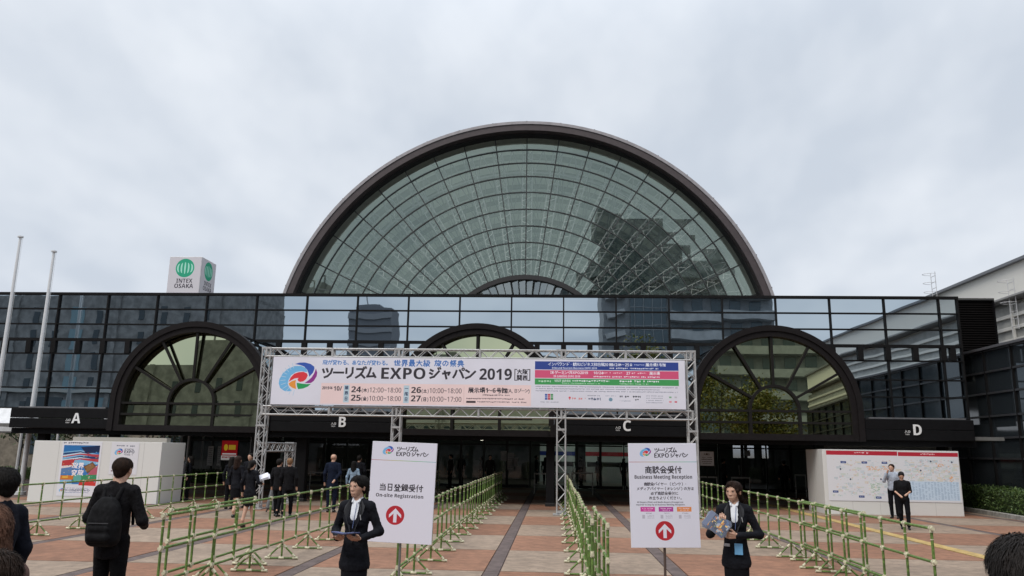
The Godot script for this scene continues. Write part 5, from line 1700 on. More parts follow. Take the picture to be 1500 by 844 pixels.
func build_sign_boards() -> void:
	var paper := Color("dcdce9")
	var ink := Color("2b2730")
	var red := Color("b3202e")
	var c := Canvas.new(512, 760, paper)
	sign_head(c, paper)
	sign_rule(c, 140)
	brush(c, "当日登録受付", 76, 318, 58, 7.0, ink, 1.0)
	letters(c, "On-site Registration", 56, 396, 26, ink, true, 1.0, 372)
	c.disc(Vector2(218, 556), 72, red)
	c.poly(arrow(Vector2(218, 556), 1.0), paper)
	var d := Canvas.new(512, 760, paper)
	sign_head(d, paper)
	sign_rule(d, 136)
	brush(d, "商談会受付", 118, 168, 56, 7.0, ink, 1.0)
	letters(d, "Business Meeting Reception", 40, 236, 26, ink, true, 1.0, 432)
	brush(d, "商談会バイヤー", 108, 288, 26, 3.4, ink, 0.95)
	brush(d, "(ピンク)・", 292, 288, 26, 3.0, ink, 0.9)
	brush(d, "メディアバイヤー(オレンジ)の方は", 52, 322, 26, 3.2, ink, 0.97)
	brush(d, "必ず商談会受付に", 156, 356, 26, 3.2, ink, 1.0)
	brush(d, "お立ちよりください。", 142, 390, 26, 3.2, ink, 1.0)
	letters(d, "All Buyers (Pink) and Media Buyers (Orange) are", 52, 428, 11, Color("55515c"), true, 0.98)
	letters(d, "required to stop by at Business Meeting Reception.", 44, 446, 11, Color("55515c"), true, 0.98)
	for k in [[76, "cc3f9c"], [212, "b03a9a"], [348, "e08a4c"]]:
		d.rect(k[0], 468, 108, 34, Color(k[1]))
		small_type(d, k[0] + 14, 475, 80, 8, Color("f2dcea"))
		small_type(d, k[0] + 24, 488, 60, 7, Color("f2dcea"))
		small_type(d, k[0] + 40, 510, 40, 8, Color("8d8a98"))
		d.rect(k[0] + 12, 526, 20, 26, Color("b9b6c4"))
		for i in 3:
			small_type(d, k[0] + 50, 526 + i * 10, 50, 5, Color("a09dac"))
	d.disc(Vector2(252, 640), 70, red)
	d.poly(arrow(Vector2(252, 640), 0.97), paper)
	var core := paint("board_white", 0.7, 0.7, 0.72)
	var steel := paint("stand_steel", 0.20, 0.20, 0.19, 0.45, 0.4)
	var copper := paint("stand_brown", 0.10, 0.07, 0.06, 0.5, 0.2)
	for k in [[c, 588.5, 721.0, -10.2, 0.855, 1.245, 1.5, "white On-site Registration sign board with red arrow on a pole", "onsite_print", steel, -4.0], [d, 972.5, 725.0, -9.75, 0.82, 1.21, -1.0, "white Business Meeting Reception sign board with red arrow on a pole", "reception_print", copper, 2.0]]:
		var p := on_z(k[1], k[2], k[3])
		var s := thing("sign_board", k[7], "sign", Vector3(p.x, 0, p.z), deg_to_rad(k[10]))
		var roll := Basis(Vector3.BACK, deg_to_rad(-k[6]))
		part(s, "board", chamfer_box(Vector3(k[4], k[5], 0.02), 0.003), core, Transform3D(roll, Vector3(0, p.y, 0)))
		part(s, "print", sheet(float(k[4]) - 0.004, float(k[5]) - 0.004), printed(k[8], k[0].texture()), Transform3D(roll, Vector3(0, p.y, 0.0125)))
		rod(s, "pole", Vector3(0, 0.02, -0.035), Vector3(0, p.y + 0.3, -0.035), 0.016, k[9], 12)
		for y in [-0.35, 0.25]:
			box(s, "clamp", Vector3(0, p.y + y, -0.02), Vector3(0.09, 0.03, 0.03), k[9])
		rod(s, "base", Vector3(0, 0.008, -0.035), Vector3(0, 0.03, -0.035), 0.22, k[9], 24)

func arrow(o: Vector2, s: float) -> PackedVector2Array:
	var pts := PackedVector2Array()
	for p in [[0, -52], [48, -4], [48, 20], [13, -12], [13, 54], [-13, 54], [-13, -12], [-48, 20], [-48, -4]]:
		pts.append(o + Vector2(p[0], p[1]) * s)
	return pts

# ---------------------------------------------------------------- green pipe barriers
const BAY_LEN := 1.45
func barrier(label: String, group: String, last: bool) -> Node3D:
	var green := paint("pipe_green", 0.155, 0.27, 0.055, 0.55, 0.0, "strong", 1.4)
	var cream := paint("joint_cream", 0.68, 0.65, 0.46, 0.55, 0.0, "mid", 2.0)
	var t := thing("pipe_barrier", label, "barrier", Vector3.ZERO, 0.0, group)
	var r := 0.017
	var posts := [0.0] if last else [0.0, -BAY_LEN * 0.5]
	for i in posts.size():
		var post := Node3D.new()
		post.name = "footed_post" if i == 0 else "hanging_post"
		post.position.z = posts[i]
		t.add_child(post, true)
		rod(post, "tube", Vector3(0, 0.06 if i == 0 else 0.3, 0), Vector3(0, 1.06, 0), r, green, 8)
		for y in [1.06, 0.68, 0.3]:
			var hy := 0.045 if y > 1.0 else 0.036
			rod(post, "joint", Vector3(0, y - hy, 0), Vector3(0, y + (0.03 if y > 1.0 else hy), 0), r + 0.007, cream, 8)
			rod(post, "joint", Vector3(0, y, -0.042), Vector3(0, y, 0.042), r + 0.0065, cream, 8)
		rod(post, "joint", Vector3(0, 0.93, 0), Vector3(0, 0.942, 0), r + 0.004, cream, 8)
	if not last:
		for y in [1.06, 0.68, 0.3]:
			rod(t, "rail", Vector3(0, y, 0), Vector3(0, y, -BAY_LEN), r, green, 8)
	# the foot across the run
	var foot := Node3D.new()
	foot.name = "foot"
	t.add_child(foot, true)
	rod(foot, "foot_bar", Vector3(-0.27, 0.028, 0), Vector3(0.27, 0.028, 0), r - 0.001, green, 8)
	for s in [-1.0, 1.0]:
		rod(foot, "brace", Vector3(s * 0.235, 0.045, 0), Vector3(s * 0.03, 0.235, 0), r - 0.002, green, 8)
		rod(foot, "joint", Vector3(s * 0.195, 0.0285, 0), Vector3(s * 0.285, 0.0285, 0), r + 0.0065, cream, 8)
		rod(foot, "joint", Vector3(s * 0.225, 0.05, 0), Vector3(s * 0.185, 0.09, 0), r + 0.006, cream, 8)
		rod(foot, "joint", Vector3(s * 0.065, 0.2, 0), Vector3(s * 0.02, 0.245, 0), r + 0.007, cream, 8)
	rod(foot, "joint", Vector3(-0.045, 0.029, 0), Vector3(0.045, 0.029, 0), r + 0.0065, cream, 8)
	return t

func build_barriers() -> void:
	var runs := [
		[0.47, -9.9, 14, "green and cream pipe barrier along the aisle nearest the truss leg", "barriers right of the central aisle", 0.0],
		[0.62, -9.35, 2, "green and cream pipe barrier doubled against the aisle end", "doubled barrier ends", 0.0],
		[-2.12, -11.1, 15, "green and cream pipe barrier along the aisle behind the registration sign", "barriers left of the central aisle", 0.0],
		[-4.66, -9.5, 16, "green and cream pipe barrier in the row crossing behind the woman with the booklet", "barriers of the entry lane", 0.0],
		[-4.92, -10.2, 2, "green and cream pipe barrier doubled beside the entry lane end", "doubled barrier ends", 0.0],
		[4.45, -9.85, 15, "green and cream pipe barrier in the row before the map board", "barriers of the right lane", 0.0],
		[4.6, -12.3, 2, "green and cream pipe barrier doubled in the right lane", "doubled barrier ends", 0.0],
		[-10.75, -15.0, 9, "green and cream pipe barrier in the row before the poster booth", "barriers of the far left lane", 0.0],
	]
	for q in runs:
		var proto := barrier(q[3], q[4], false)
		proto.position = Vector3(q[0], 0, q[1])
		for i in range(1, q[2]):
			var c := copy(proto, "pipe_barrier", Vector3(q[0] + rng.randf_range(-0.022, 0.022), 0, q[1] - i * BAY_LEN), rng.randf_range(-0.016, 0.016))
			c.rotation.z = rng.randf_range(-0.014, 0.014)
			c.set_meta("label", q[3])
		var endp := barrier(q[3], q[4], true)
		endp.position = Vector3(q[0], 0, float(q[1]) - float(q[2]) * BAY_LEN)

func build_small_things() -> void:
	# grey suitcase and its two wheels by the gate leg
	var p := on_ground(399, 752)
	var shell := paint("suitcase_grey", 0.15, 0.155, 0.165, 0.4, 0.0, "soft", 1.0)
	var black := paint("tie_black", 0.02, 0.02, 0.02)
	var s := thing("suitcase", "grey wheeled suitcase pulled at a tilt beside the gate leg", "suitcase", p, 0.25)
	s.rotation.z = -0.2
	part(s, "shell", chamfer_box(Vector3(0.46, 0.68, 0.27), 0.05), shell, Transform3D(Basis(), Vector3(0, 0.42, 0)))
	for i in 4:
		box(s, "rib", Vector3(-0.15 + i * 0.1, 0.42, 0.138), Vector3(0.02, 0.58, 0.012), shell)
	for x in [-0.12, 0.12]:
		rod(s, "handle_tube", Vector3(x, 0.74, -0.08), Vector3(x, 1.0, -0.08), 0.01, paint("ladder_steel", 0.42, 0.42, 0.42), 6)
	rod(s, "grip", Vector3(-0.14, 1.0, -0.08), Vector3(0.14, 1.0, -0.08), 0.016, black, 8)
	for x in [-0.18, 0.18]:
		for z in [-0.1, 0.1]:
			rod(s, "wheel", Vector3(x - 0.012, 0.04, z), Vector3(x + 0.012, 0.04, z), 0.038, black, 14)

# ---------------------------------------------------------------- bodies: tapered capsules blended into one skin, meshed as surface nets
# prims and cuts: [a, b, radius at a, radius at b, flattening of depth]
func blend_mesh(prims: Array, cuts: Array, cell: float, soft: float) -> ArrayMesh:
	var lo := Vector3.INF
	var hi := -Vector3.INF
	for q in prims:
		var r: float = maxf(q[2], q[3])
		for e in 2:
			var p: Vector3 = q[e]
			lo = lo.min(p - Vector3.ONE * r)
			hi = hi.max(p + Vector3.ONE * r)
	lo -= Vector3.ONE * cell * 3.0
	hi += Vector3.ONE * cell * 3.0
	var nx := int((hi.x - lo.x) / cell) + 2
	var ny := int((hi.y - lo.y) / cell) + 2
	var nz := int((hi.z - lo.z) / cell) + 2
	var g := PackedFloat32Array()
	g.resize(nx * ny * nz)
	g.fill(1.0)
	for pass_ in 2:
		for q in (prims if pass_ == 0 else cuts):
			var a: Vector3 = q[0]
			var b: Vector3 = q[1]
			var ra: float = q[2]
			var rb: float = q[3]
			var fl: float = q[4] if q.size() > 4 else 1.0
			var m := maxf(ra, rb) + maxf(soft, cell * 2.5)
			var plo := a.min(b) - Vector3.ONE * m
			var phi := a.max(b) + Vector3.ONE * m
			var x0 := maxi(0, int((plo.x - lo.x) / cell))
			var y0 := maxi(0, int((plo.y - lo.y) / cell))
			var z0 := maxi(0, int((plo.z - lo.z) / cell))
			var x1 := mini(nx - 1, int((phi.x - lo.x) / cell) + 1)
			var y1 := mini(ny - 1, int((phi.y - lo.y) / cell) + 1)
			var z1 := mini(nz - 1, int((phi.z - lo.z) / cell) + 1)
			var bx := b.x - a.x
			var by := b.y - a.y
			var bz := (b.z - a.z) * fl
			var bb := maxf(bx * bx + by * by + bz * bz, 1e-9)
			for z in range(z0, z1 + 1):
				var pz := (lo.z + z * cell - a.z) * fl
				for y in range(y0, y1 + 1):
					var py := lo.y + y * cell - a.y
					var row := (z * ny + y) * nx
					for x in range(x0, x1 + 1):
						var px := lo.x + x * cell - a.x
						var t := clampf((px * bx + py * by + pz * bz) / bb, 0.0, 1.0)
						var dx := px - bx * t
						var dy := py - by * t
						var dz := pz - bz * t
						var d := sqrt(dx * dx + dy * dy + dz * dz) - ra - (rb - ra) * t
						var old := g[row + x]
						if pass_ == 0:
							var hh := maxf(soft - absf(old - d), 0.0) / soft
							g[row + x] = minf(old, d) - hh * hh * soft * 0.25
						elif -d > old:
							g[row + x] = -d
	var at := PackedInt32Array()
	at.resize(nx * ny * nz)
	at.fill(-1)
	var verts := PackedVector3Array()
	var norms := PackedVector3Array()
	var sy := nx
	var sz := nx * ny
	var off := [0, 1, sy, sy + 1, sz, sz + 1, sz + sy, sz + sy + 1]
	var edges := [[0, 1], [2, 3], [4, 5], [6, 7], [0, 2], [1, 3], [4, 6], [5, 7], [0, 4], [1, 5], [2, 6], [3, 7]]
	var cells := PackedInt32Array()
	for z in nz - 1:
		for y in ny - 1:
			var i := (z * ny + y) * nx
			for x in nx - 1:
				var n := int(g[i] < 0.0) + int(g[i + 1] < 0.0) + int(g[i + sy] < 0.0) + int(g[i + sy + 1] < 0.0)
				if n == 0 or n == 4:
					var n2 := int(g[i + sz] < 0.0) + int(g[i + sz + 1] < 0.0) + int(g[i + sz + sy] < 0.0) + int(g[i + sz + sy + 1] < 0.0)
					if n2 == n:
						i += 1
						continue
				var v := []
				for o in off:
					v.append(g[i + o])
				var sum := Vector3.ZERO
				var count := 0
				for e in edges:
					var p: float = v[e[0]]
					var q: float = v[e[1]]
					if (p < 0.0) != (q < 0.0):
						var t := p / (p - q)
						var c0: int = e[0]
						var c1: int = e[1]
						sum += Vector3(c0 & 1, (c0 >> 1) & 1, c0 >> 2).lerp(Vector3(c1 & 1, (c1 >> 1) & 1, c1 >> 2), t)
						count += 1
				at[i] = verts.size()
				cells.append(i)
				verts.append(lo + (Vector3(x, y, z) + sum / count) * cell)
				norms.append(Vector3(v[1] + v[3] + v[5] + v[7] - v[0] - v[2] - v[4] - v[6], v[2] + v[3] + v[6] + v[7] - v[0] - v[1] - v[4] - v[5], v[4] + v[5] + v[6] + v[7] - v[0] - v[1] - v[2] - v[3]).normalized())
				i += 1
	var idx := PackedInt32Array()
	for i in cells:
		for ax in 3:
			var s1: int = [1, sy, sz][ax]
			var s2: int = [sy, sz, 1][ax]
			var s3: int = [sz, 1, sy][ax]
			if (g[i] < 0.0) == (g[i + s1] < 0.0):
				continue
			var q0 := at[i]
			var q1 := at[i - s2]
			var q2 := at[i - s2 - s3]
			var q3 := at[i - s3]
			if q1 < 0 or q2 < 0 or q3 < 0:
				continue
			if g[i] < 0.0:
				idx.append_array(PackedInt32Array([q0, q2, q1, q0, q3, q2]))
			else:
				idx.append_array(PackedInt32Array([q0, q1, q2, q0, q2, q3]))
	var arr := []
	arr.resize(Mesh.ARRAY_MAX)
	arr[Mesh.ARRAY_VERTEX] = verts
	arr[Mesh.ARRAY_NORMAL] = norms
	arr[Mesh.ARRAY_INDEX] = idx
	var am := ArrayMesh.new()
	am.add_surface_from_arrays(Mesh.PRIMITIVE_TRIANGLES, arr)
	return am

# soft creases pressed into a garment: moves the surface and tips its normals
func creased(m: ArrayMesh, depth: float, seed_: int) -> ArrayMesh:
	var n := FastNoiseLite.new()
	n.seed = seed_
	n.frequency = 7.0
	n.fractal_octaves = 3
	n.domain_warp_enabled = true
	n.domain_warp_amplitude = 0.06
	n.domain_warp_frequency = 5.0
	var arr := m.surface_get_arrays(0)
	var v: PackedVector3Array = arr[Mesh.ARRAY_VERTEX]
	var nn: PackedVector3Array = arr[Mesh.ARRAY_NORMAL]
	var e := 0.004
	for i in v.size():
		var p := Vector3(v[i].x, v[i].y * 1.9 + v[i].x * 0.6, v[i].z)
		var f := 1.0 - 2.0 * absf(n.get_noise_3dv(p))
		var g := Vector3(1.0 - 2.0 * absf(n.get_noise_3dv(p + Vector3(e, 0.6 * e, 0))), 1.0 - 2.0 * absf(n.get_noise_3dv(p + Vector3(0, 1.9 * e, 0))), 1.0 - 2.0 * absf(n.get_noise_3dv(p + Vector3(0, 0, e)))) - Vector3.ONE * f
		g *= depth / e
		v[i] += nn[i] * f * depth
		nn[i] = (nn[i] - (g - nn[i] * nn[i].dot(g)) * 0.8).normalized()
	arr[Mesh.ARRAY_VERTEX] = v
	arr[Mesh.ARRAY_NORMAL] = nn
	var am := ArrayMesh.new()
	am.add_surface_from_arrays(Mesh.PRIMITIVE_TRIANGLES, arr)
	return am

func joined(list: Array) -> ArrayMesh:
	var st := SurfaceTool.new()
	st.begin(Mesh.PRIMITIVE_TRIANGLES)
	for q in list:
		st.append_from(q[0], 0, q[1])
	return st.commit()

# palm, four unequal fingers with bends, and the thumb leaving the side of the palm
func hand(wrist: Vector3, along: Vector3, across: Vector3, curl: float) -> Array:
	along = along.normalized()
	across = (across - along * across.dot(along)).normalized()
	var inward := along.cross(across).normalized()
	var out := []
	for k in [-0.02, 0.0, 0.02]:
		out.append([wrist + across * k * 0.7, wrist + along * 0.08 + across * k * 1.25, 0.019, 0.017])
	var lens := [0.06, 0.072, 0.066, 0.05]
	for i in 4:
		var base := wrist + along * 0.085 + across * (0.031 - 0.0207 * i)
		var d1 := along.rotated(across, -curl * 0.55)
		var d2 := along.rotated(across, -curl * 1.25)
		var ln: float = lens[i]
		out.append([base, base + d1 * ln * 0.55, 0.0098, 0.009])
		out.append([base + d1 * ln * 0.55, base + d1 * ln * 0.55 + d2 * ln * 0.6, 0.009, 0.0078])
	var tb := wrist + along * 0.03 + across * 0.034
	var td := (along * 0.75 + across * 0.6 + inward * 0.25).normalized()
	out.append([tb, tb + td * 0.042, 0.0125, 0.0105])
	out.append([tb + td * 0.042, tb + td * 0.042 + (td * 0.6 + along * 0.6).normalized() * 0.03, 0.0105, 0.0085])
	return out

# fine locks lying on a mass of hair: combed back, or falling from the crown
func strands(mass: ArrayMesh, count: int, combed: bool) -> ArrayMesh:
	var arr := mass.surface_get_arrays(0)
	var v: PackedVector3Array = arr[Mesh.ARRAY_VERTEX]
	var nn: PackedVector3Array = arr[Mesh.ARRAY_NORMAL]
	var r := RandomNumberGenerator.new()
	r.seed = count
	var st := begin()
	for i in count:
		var k := r.randi() % v.size()
		var n := nn[k]
		var p := v[k]
		if p.z > 0.045 and p.y < 0.05:
			continue
		var flow := Vector3(0, -0.5, -1.0) if combed and p.y > -0.03 else Vector3(p.x * 2.0, -1.0, p.z * 1.5 - 0.25)
		flow += Vector3(r.randf_range(-0.3, 0.3), r.randf_range(-0.2, 0.2), r.randf_range(-0.3, 0.3))
		var d := (flow - n * flow.dot(n)).normalized()
		var side := d.cross(n).normalized() * r.randf_range(0.0012, 0.0026)
		var ln := r.randf_range(0.018, 0.042)
		var a := p + n * 0.0008
		var b := p + d * ln * 0.5 + n * (r.randf_range(0.0008, 0.0026) if combed else r.randf_range(0.0015, 0.005))
		var c := p + d * ln + n * (r.randf_range(-0.004, 0.0022) if combed else r.randf_range(-0.004, 0.006))
		quad(st, a - side, a + side, b + side, b - side)
		tri(st, b - side, b + side, c)
	return done(st)

# cloth: dull, with the faint sheen of its nap
func folds(m: StandardMaterial3D) -> void:
	m.rim_enabled = true
	m.rim = 0.04
	m.metallic_specular = 0.2

const HEAD := Vector3(0, 1.58, 0)

# spec: at, turn (degrees), h, look, nod, fem, cell, elbows, wrists, stride, wear, and the materials' keys
func person(spec: Dictionary) -> Node3D:
	var fem: bool = spec.get("fem", false)
	var near: bool = spec.get("near", false)
	var cell: float = spec.get("cell", 0.024)
	var s: float = spec.h / 1.70
	var t := thing("person", spec.label, "person", spec.at, deg_to_rad(spec.turn), spec.get("group", ""))
	var grow := Transform3D(Basis.from_scale(Vector3.ONE * s), Vector3.ZERO)
	var sw := 0.150 if fem else 0.172
	var stride: float = spec.get("stride", 0.0)
	var elbows: Array = spec.get("elbows", [Vector3(0.23, 1.13, -0.04), Vector3(-0.23, 1.13, -0.04)])
	var wrists: Array = spec.get("wrists", [Vector3(0.235, 0.88, 0.03), Vector3(-0.235, 0.88, 0.03)])
	var skin: Material = paint("skin_" + str(spec.get("skin", "light")), 0.52, 0.315, 0.225, 0.55)
	if not mats["skin_" + str(spec.get("skin", "light"))].subsurf_scatter_enabled:
		mats["skin_" + str(spec.get("skin", "light"))].subsurf_scatter_enabled = true
		mats["skin_" + str(spec.get("skin", "light"))].subsurf_scatter_strength = 0.06
	var skirt: bool = spec.get("skirt", false)
	var hx := 0.052 if skirt else 0.085
	var hips := [Vector3(hx, 0.9, 0), Vector3(-hx, 0.9, 0)]
	var knees := [Vector3(hx + 0.01, 0.49, 0.02 + stride * 0.55), Vector3(-hx - 0.01, 0.49, 0.02 - stride * 0.35)]
	var ankles := [Vector3(0.088, 0.09, stride), Vector3(-0.088, 0.09, -stride)]
	var arms_at := [Vector3(sw, 1.372, -0.008), Vector3(-sw, 1.372, -0.008)]
	var leg_r := 1.0 if skirt else 0.72
	# the body under the clothes: one continuous figure
	var body := [[Vector3(0, 0.95, 0), Vector3(0, 1.3, 0), 0.09, 0.1, 1.3], [Vector3(0, 1.3, 0), Vector3(0, 1.5, -0.012), 0.07, 0.05], [Vector3(-sw + 0.04, 1.37, 0), Vector3(sw - 0.04, 1.37, 0), 0.05, 0.05]]
	for i in 2:
		body.append([arms_at[i], elbows[i], 0.04, 0.035])
		body.append([elbows[i], wrists[i], 0.033, 0.026])
		body.append([hips[i], knees[i], 0.06 * leg_r, 0.056 * leg_r])
		body.append([knees[i] + Vector3(0, -0.03, -0.008), ankles[i] + Vector3(0, 0.1, -0.012), 0.056 * leg_r, 0.04 * leg_r])
		body.append([ankles[i] + Vector3(0, 0.1, -0.012), ankles[i], 0.04 * leg_r, 0.034])
		if not near:
			var along: Vector3 = (wrists[i] - elbows[i]).normalized()
			body.append([wrists[i], wrists[i] + along * 0.1, 0.03, 0.033])
	var face := [
		[Vector3(0, 0.03, -0.035), Vector3(0, 0.03, 0.015), 0.077, 0.077], [Vector3(0, -0.01, 0.028), Vector3(0, -0.062, 0.042), 0.064, 0.043], [Vector3(0, -0.083, 0.05), Vector3(0, -0.084, 0.052), 0.026, 0.026],
		[Vector3(0.036, -0.018, 0.044), Vector3(0.03, -0.045, 0.044), 0.032, 0.027], [Vector3(-0.036, -0.018, 0.044), Vector3(-0.03, -0.045, 0.044), 0.032, 0.027],
		[Vector3(0, 0.006, 0.086), Vector3(0, -0.026, 0.098), 0.006, 0.0095 if fem else 0.0115], [Vector3(-0.009, -0.03, 0.089), Vector3(0.009, -0.03, 0.089), 0.0068, 0.0068],
		[Vector3(-0.014, -0.06, 0.081), Vector3(0.014, -0.06, 0.081), 0.0075, 0.0075], [Vector3(-0.032, 0.024, 0.072), Vector3(0.032, 0.024, 0.072), 0.012, 0.012],
		[Vector3(0.077, 0.004, -0.006), Vector3(0.079, -0.026, -0.01), 0.014, 0.009], [Vector3(-0.077, 0.004, -0.006), Vector3(-0.079, -0.026, -0.01), 0.014, 0.009],
		[Vector3(0, -0.17, -0.02), Vector3(0, -0.05, -0.014), 0.05 if fem else 0.057, 0.048 if fem else 0.056],
	]
	var head_cell := 0.006 if near else 0.014
	var sockets := [[Vector3(0.031, 0.007, 0.099), Vector3(0.031, 0.007, 0.1), 0.017, 0.017], [Vector3(-0.031, 0.007, 0.099), Vector3(-0.031, 0.007, 0.1), 0.017, 0.017]] if near else []
	var turn_head := Transform3D(Basis(Vector3.UP, deg_to_rad(spec.get("look", 0.0))) * Basis(Vector3.RIGHT, deg_to_rad(spec.get("nod", 0.0))) * Basis(Vector3.BACK, deg_to_rad(spec.get("tilt", 0.0))), HEAD + spec.get("lean", Vector3.ZERO))
	var pieces := [[blend_mesh(body, [], maxf(cell, 0.012), 0.03), Transform3D()], [blend_mesh(face, sockets, head_cell, 0.02), turn_head]]
	if near and spec.has("hands"):
		for q in spec.hands:
			pieces.append([blend_mesh(hand(q[0], q[1], q[2], q[3]), [], 0.0042, 0.006), Transform3D()])
	part(t, "body", joined(pieces), skin, grow)
	# hair
	var style: String = spec.get("hair", "short")
	var hair_m := paint("hair_" + str(spec.get("hair_key", "black")), spec.get("hair_rgb", Vector3(0.012, 0.010, 0.009)).x, spec.get("hair_rgb", Vector3(0.012, 0.010, 0.009)).y, spec.get("hair_rgb", Vector3(0.012, 0.010, 0.009)).z, 0.75, 0.0, "strong", 3.0, 0.3)
	var hair := [[Vector3(0, 0.036, -0.038), Vector3(0, 0.04, 0.012), 0.087, 0.084], [Vector3(0, -0.01, -0.052), Vector3(0, 0.02, -0.05), 0.07, 0.075], [Vector3(0.058, 0.03, 0.012), Vector3(0.062, 0.012, -0.03), 0.024, 0.022], [Vector3(-0.058, 0.03, 0.012), Vector3(-0.062, 0.012, -0.03), 0.024, 0.022]]
	var clip := [[Vector3(0, -0.05, 0.13), Vector3(0, 0.0, 0.128), 0.088, 0.084]]
	match style:
		"tied":
			hair.append_array([[Vector3(0, 0.0, -0.115), Vector3(0, -0.03, -0.125), 0.04, 0.036], [Vector3(0.03, 0.09, 0.065), Vector3(0.07, 0.035, 0.05), 0.018, 0.014], [Vector3(0.0, 0.095, 0.06), Vector3(-0.066, 0.03, 0.05), 0.018, 0.013]])
		"pony":
			hair.append_array([[Vector3(0, 0.0, -0.11), Vector3(0.01, -0.09, -0.145), 0.034, 0.04], [Vector3(0.01, -0.09, -0.145), Vector3(0.015, -0.21, -0.13), 0.04, 0.014], [Vector3(-0.01, 0.095, 0.07), Vector3(-0.066, 0.03, 0.062), 0.024, 0.016], [Vector3(-0.066, 0.03, 0.062), Vector3(-0.072, -0.05, 0.045), 0.014, 0.008], [Vector3(0.0, 0.098, 0.066), Vector3(0.068, 0.02, 0.055), 0.022, 0.016], [Vector3(0.068, 0.02, 0.055), Vector3(0.075, -0.06, 0.03), 0.016, 0.009]])
		"long":
			hair.append_array([[Vector3(0, 0.0, -0.06), Vector3(0, -0.2, -0.085), 0.08, 0.07], [Vector3(0.06, 0.0, -0.03), Vector3(0.075, -0.18, -0.045), 0.04, 0.04], [Vector3(-0.06, 0.0, -0.03), Vector3(-0.075, -0.18, -0.045), 0.04, 0.04]])
		"crop":
			hair = [[Vector3(0, 0.036, -0.038), Vector3(0, 0.04, 0.008), 0.083, 0.081], [Vector3(0, -0.02, -0.05), Vector3(0, 0.02, -0.05), 0.06, 0.072]]
	if style != "bald":
		var mass := blend_mesh(hair, clip, 0.007 if near else 0.015, 0.02)
		part(t, "hair", mass, hair_m, grow * turn_head)
		if near:
			stuff(part(t, "hair_strands", strands(mass, 5200, style in ["tied", "pony"]), hair_m, grow * turn_head))
	if near and spec.get("face", true):
		var eye_m := paint("eye_dark", 0.018, 0.012, 0.010, 0.2)
		var white_m := paint("eye_white", 0.55, 0.5, 0.47, 0.3)
		var lip_m := paint("lips", 0.36, 0.13, 0.11, 0.4)
		var ball := SphereMesh.new()
		ball.radius = 1.0
		ball.height = 2.0
		ball.radial_segments = 14
		ball.rings = 8
		for e in [-1.0, 1.0]:
			part(t, "eye", ball, white_m, grow * turn_head * Transform3D(Basis.from_scale(Vector3(0.0135, 0.0058, 0.006)), Vector3(e * 0.031, 0.004, 0.0805)))
			part(t, "iris", ball, eye_m, grow * turn_head * Transform3D(Basis.from_scale(Vector3(0.0068, 0.0056, 0.004)), Vector3(e * 0.031, 0.0042, 0.0843)))
			part(t, "eyelid", ball, hair_m, grow * turn_head * Transform3D(Basis(Vector3.BACK, e * -0.1) * Basis.from_scale(Vector3(0.0145, 0.0022, 0.006)), Vector3(e * 0.0315, 0.0108, 0.0835)))
			part(t, "eyebrow", ball, hair_m, grow * turn_head * Transform3D(Basis(Vector3.BACK, e * -0.12) * Basis.from_scale(Vector3(0.018, 0.003, 0.005)), Vector3(e * 0.034, 0.029, 0.0835)))
		part(t, "lips", ball, lip_m, grow * turn_head * Transform3D(Basis.from_scale(Vector3(0.018, 0.0058, 0.006)), Vector3(0, -0.06, 0.0855)))
	# clothes
	var top_rgb: Vector3 = spec.get("top", Vector3(0.011, 0.012, 0.016))
	var top_m := paint("cloth_%s" % str(top_rgb), top_rgb.x, top_rgb.y, top_rgb.z, 0.85, 0.0, "mid", 2.0)
	folds(top_m)
	var cw := 0.135 if fem else 0.158
	var ww := 0.118 if fem else 0.142
	var hem: float = spec.get("hem", 0.83)
	var coat := [
		[Vector3(0, hem, 0), Vector3(0, 1.06, 0), 0.168 if fem else 0.158, ww, 1.3], [Vector3(0, 1.06, 0), Vector3(0, 1.27, 0.0), ww, cw, 1.36], [Vector3(0, 1.27, 0), Vector3(0, 1.34, -0.008), cw, cw - 0.02, 1.4],
		[Vector3(0.03, 1.405, -0.015), Vector3(sw - 0.012, 1.377, -0.01), 0.058, 0.055, 1.0], [Vector3(-0.03, 1.405, -0.015), Vector3(-sw + 0.012, 1.377, -0.01), 0.058, 0.055, 1.0], [Vector3(0, 1.4, -0.02), Vector3(0, 1.45, -0.02), 0.07, 0.06, 1.05],
	]
	if fem:
		coat.append([Vector3(0.06, 1.235, 0.06), Vector3(0.055, 1.215, 0.066), 0.056, 0.05])
		coat.append([Vector3(-0.06, 1.235, 0.06), Vector3(-0.055, 1.215, 0.066), 0.056, 0.05])
	for i in 2:
		var along: Vector3 = (wrists[i] - elbows[i]).normalized()
		coat.append([arms_at[i], elbows[i], 0.060 if not fem else 0.052, 0.050 if not fem else 0.043])
		if not spec.get("bare_arms", false):
			coat.append([elbows[i], wrists[i] - along * 0.012, 0.049 if not fem else 0.042, 0.040 if not fem else 0.036])
	var open := []
	if spec.get("vee", false):
		open.append([Vector3(0, 1.50, 0.105), Vector3(0, 1.13, 0.160), 0.094, 0.030])
	open.append([Vector3(0, 1.475, -0.012), Vector3(0, 1.55, -0.01), 0.058, 0.066])
	if spec.get("flat_hem", true):
		open.append([Vector3(-0.1, hem - 0.30, 0), Vector3(0.1, hem - 0.30, 0), 0.25, 0.25])
	part(t, str(spec.get("top_name", "jacket")), creased(blend_mesh(coat, open, cell, 0.035), 0.0035, 7 + int(spec.h * 1000)), top_m, grow)
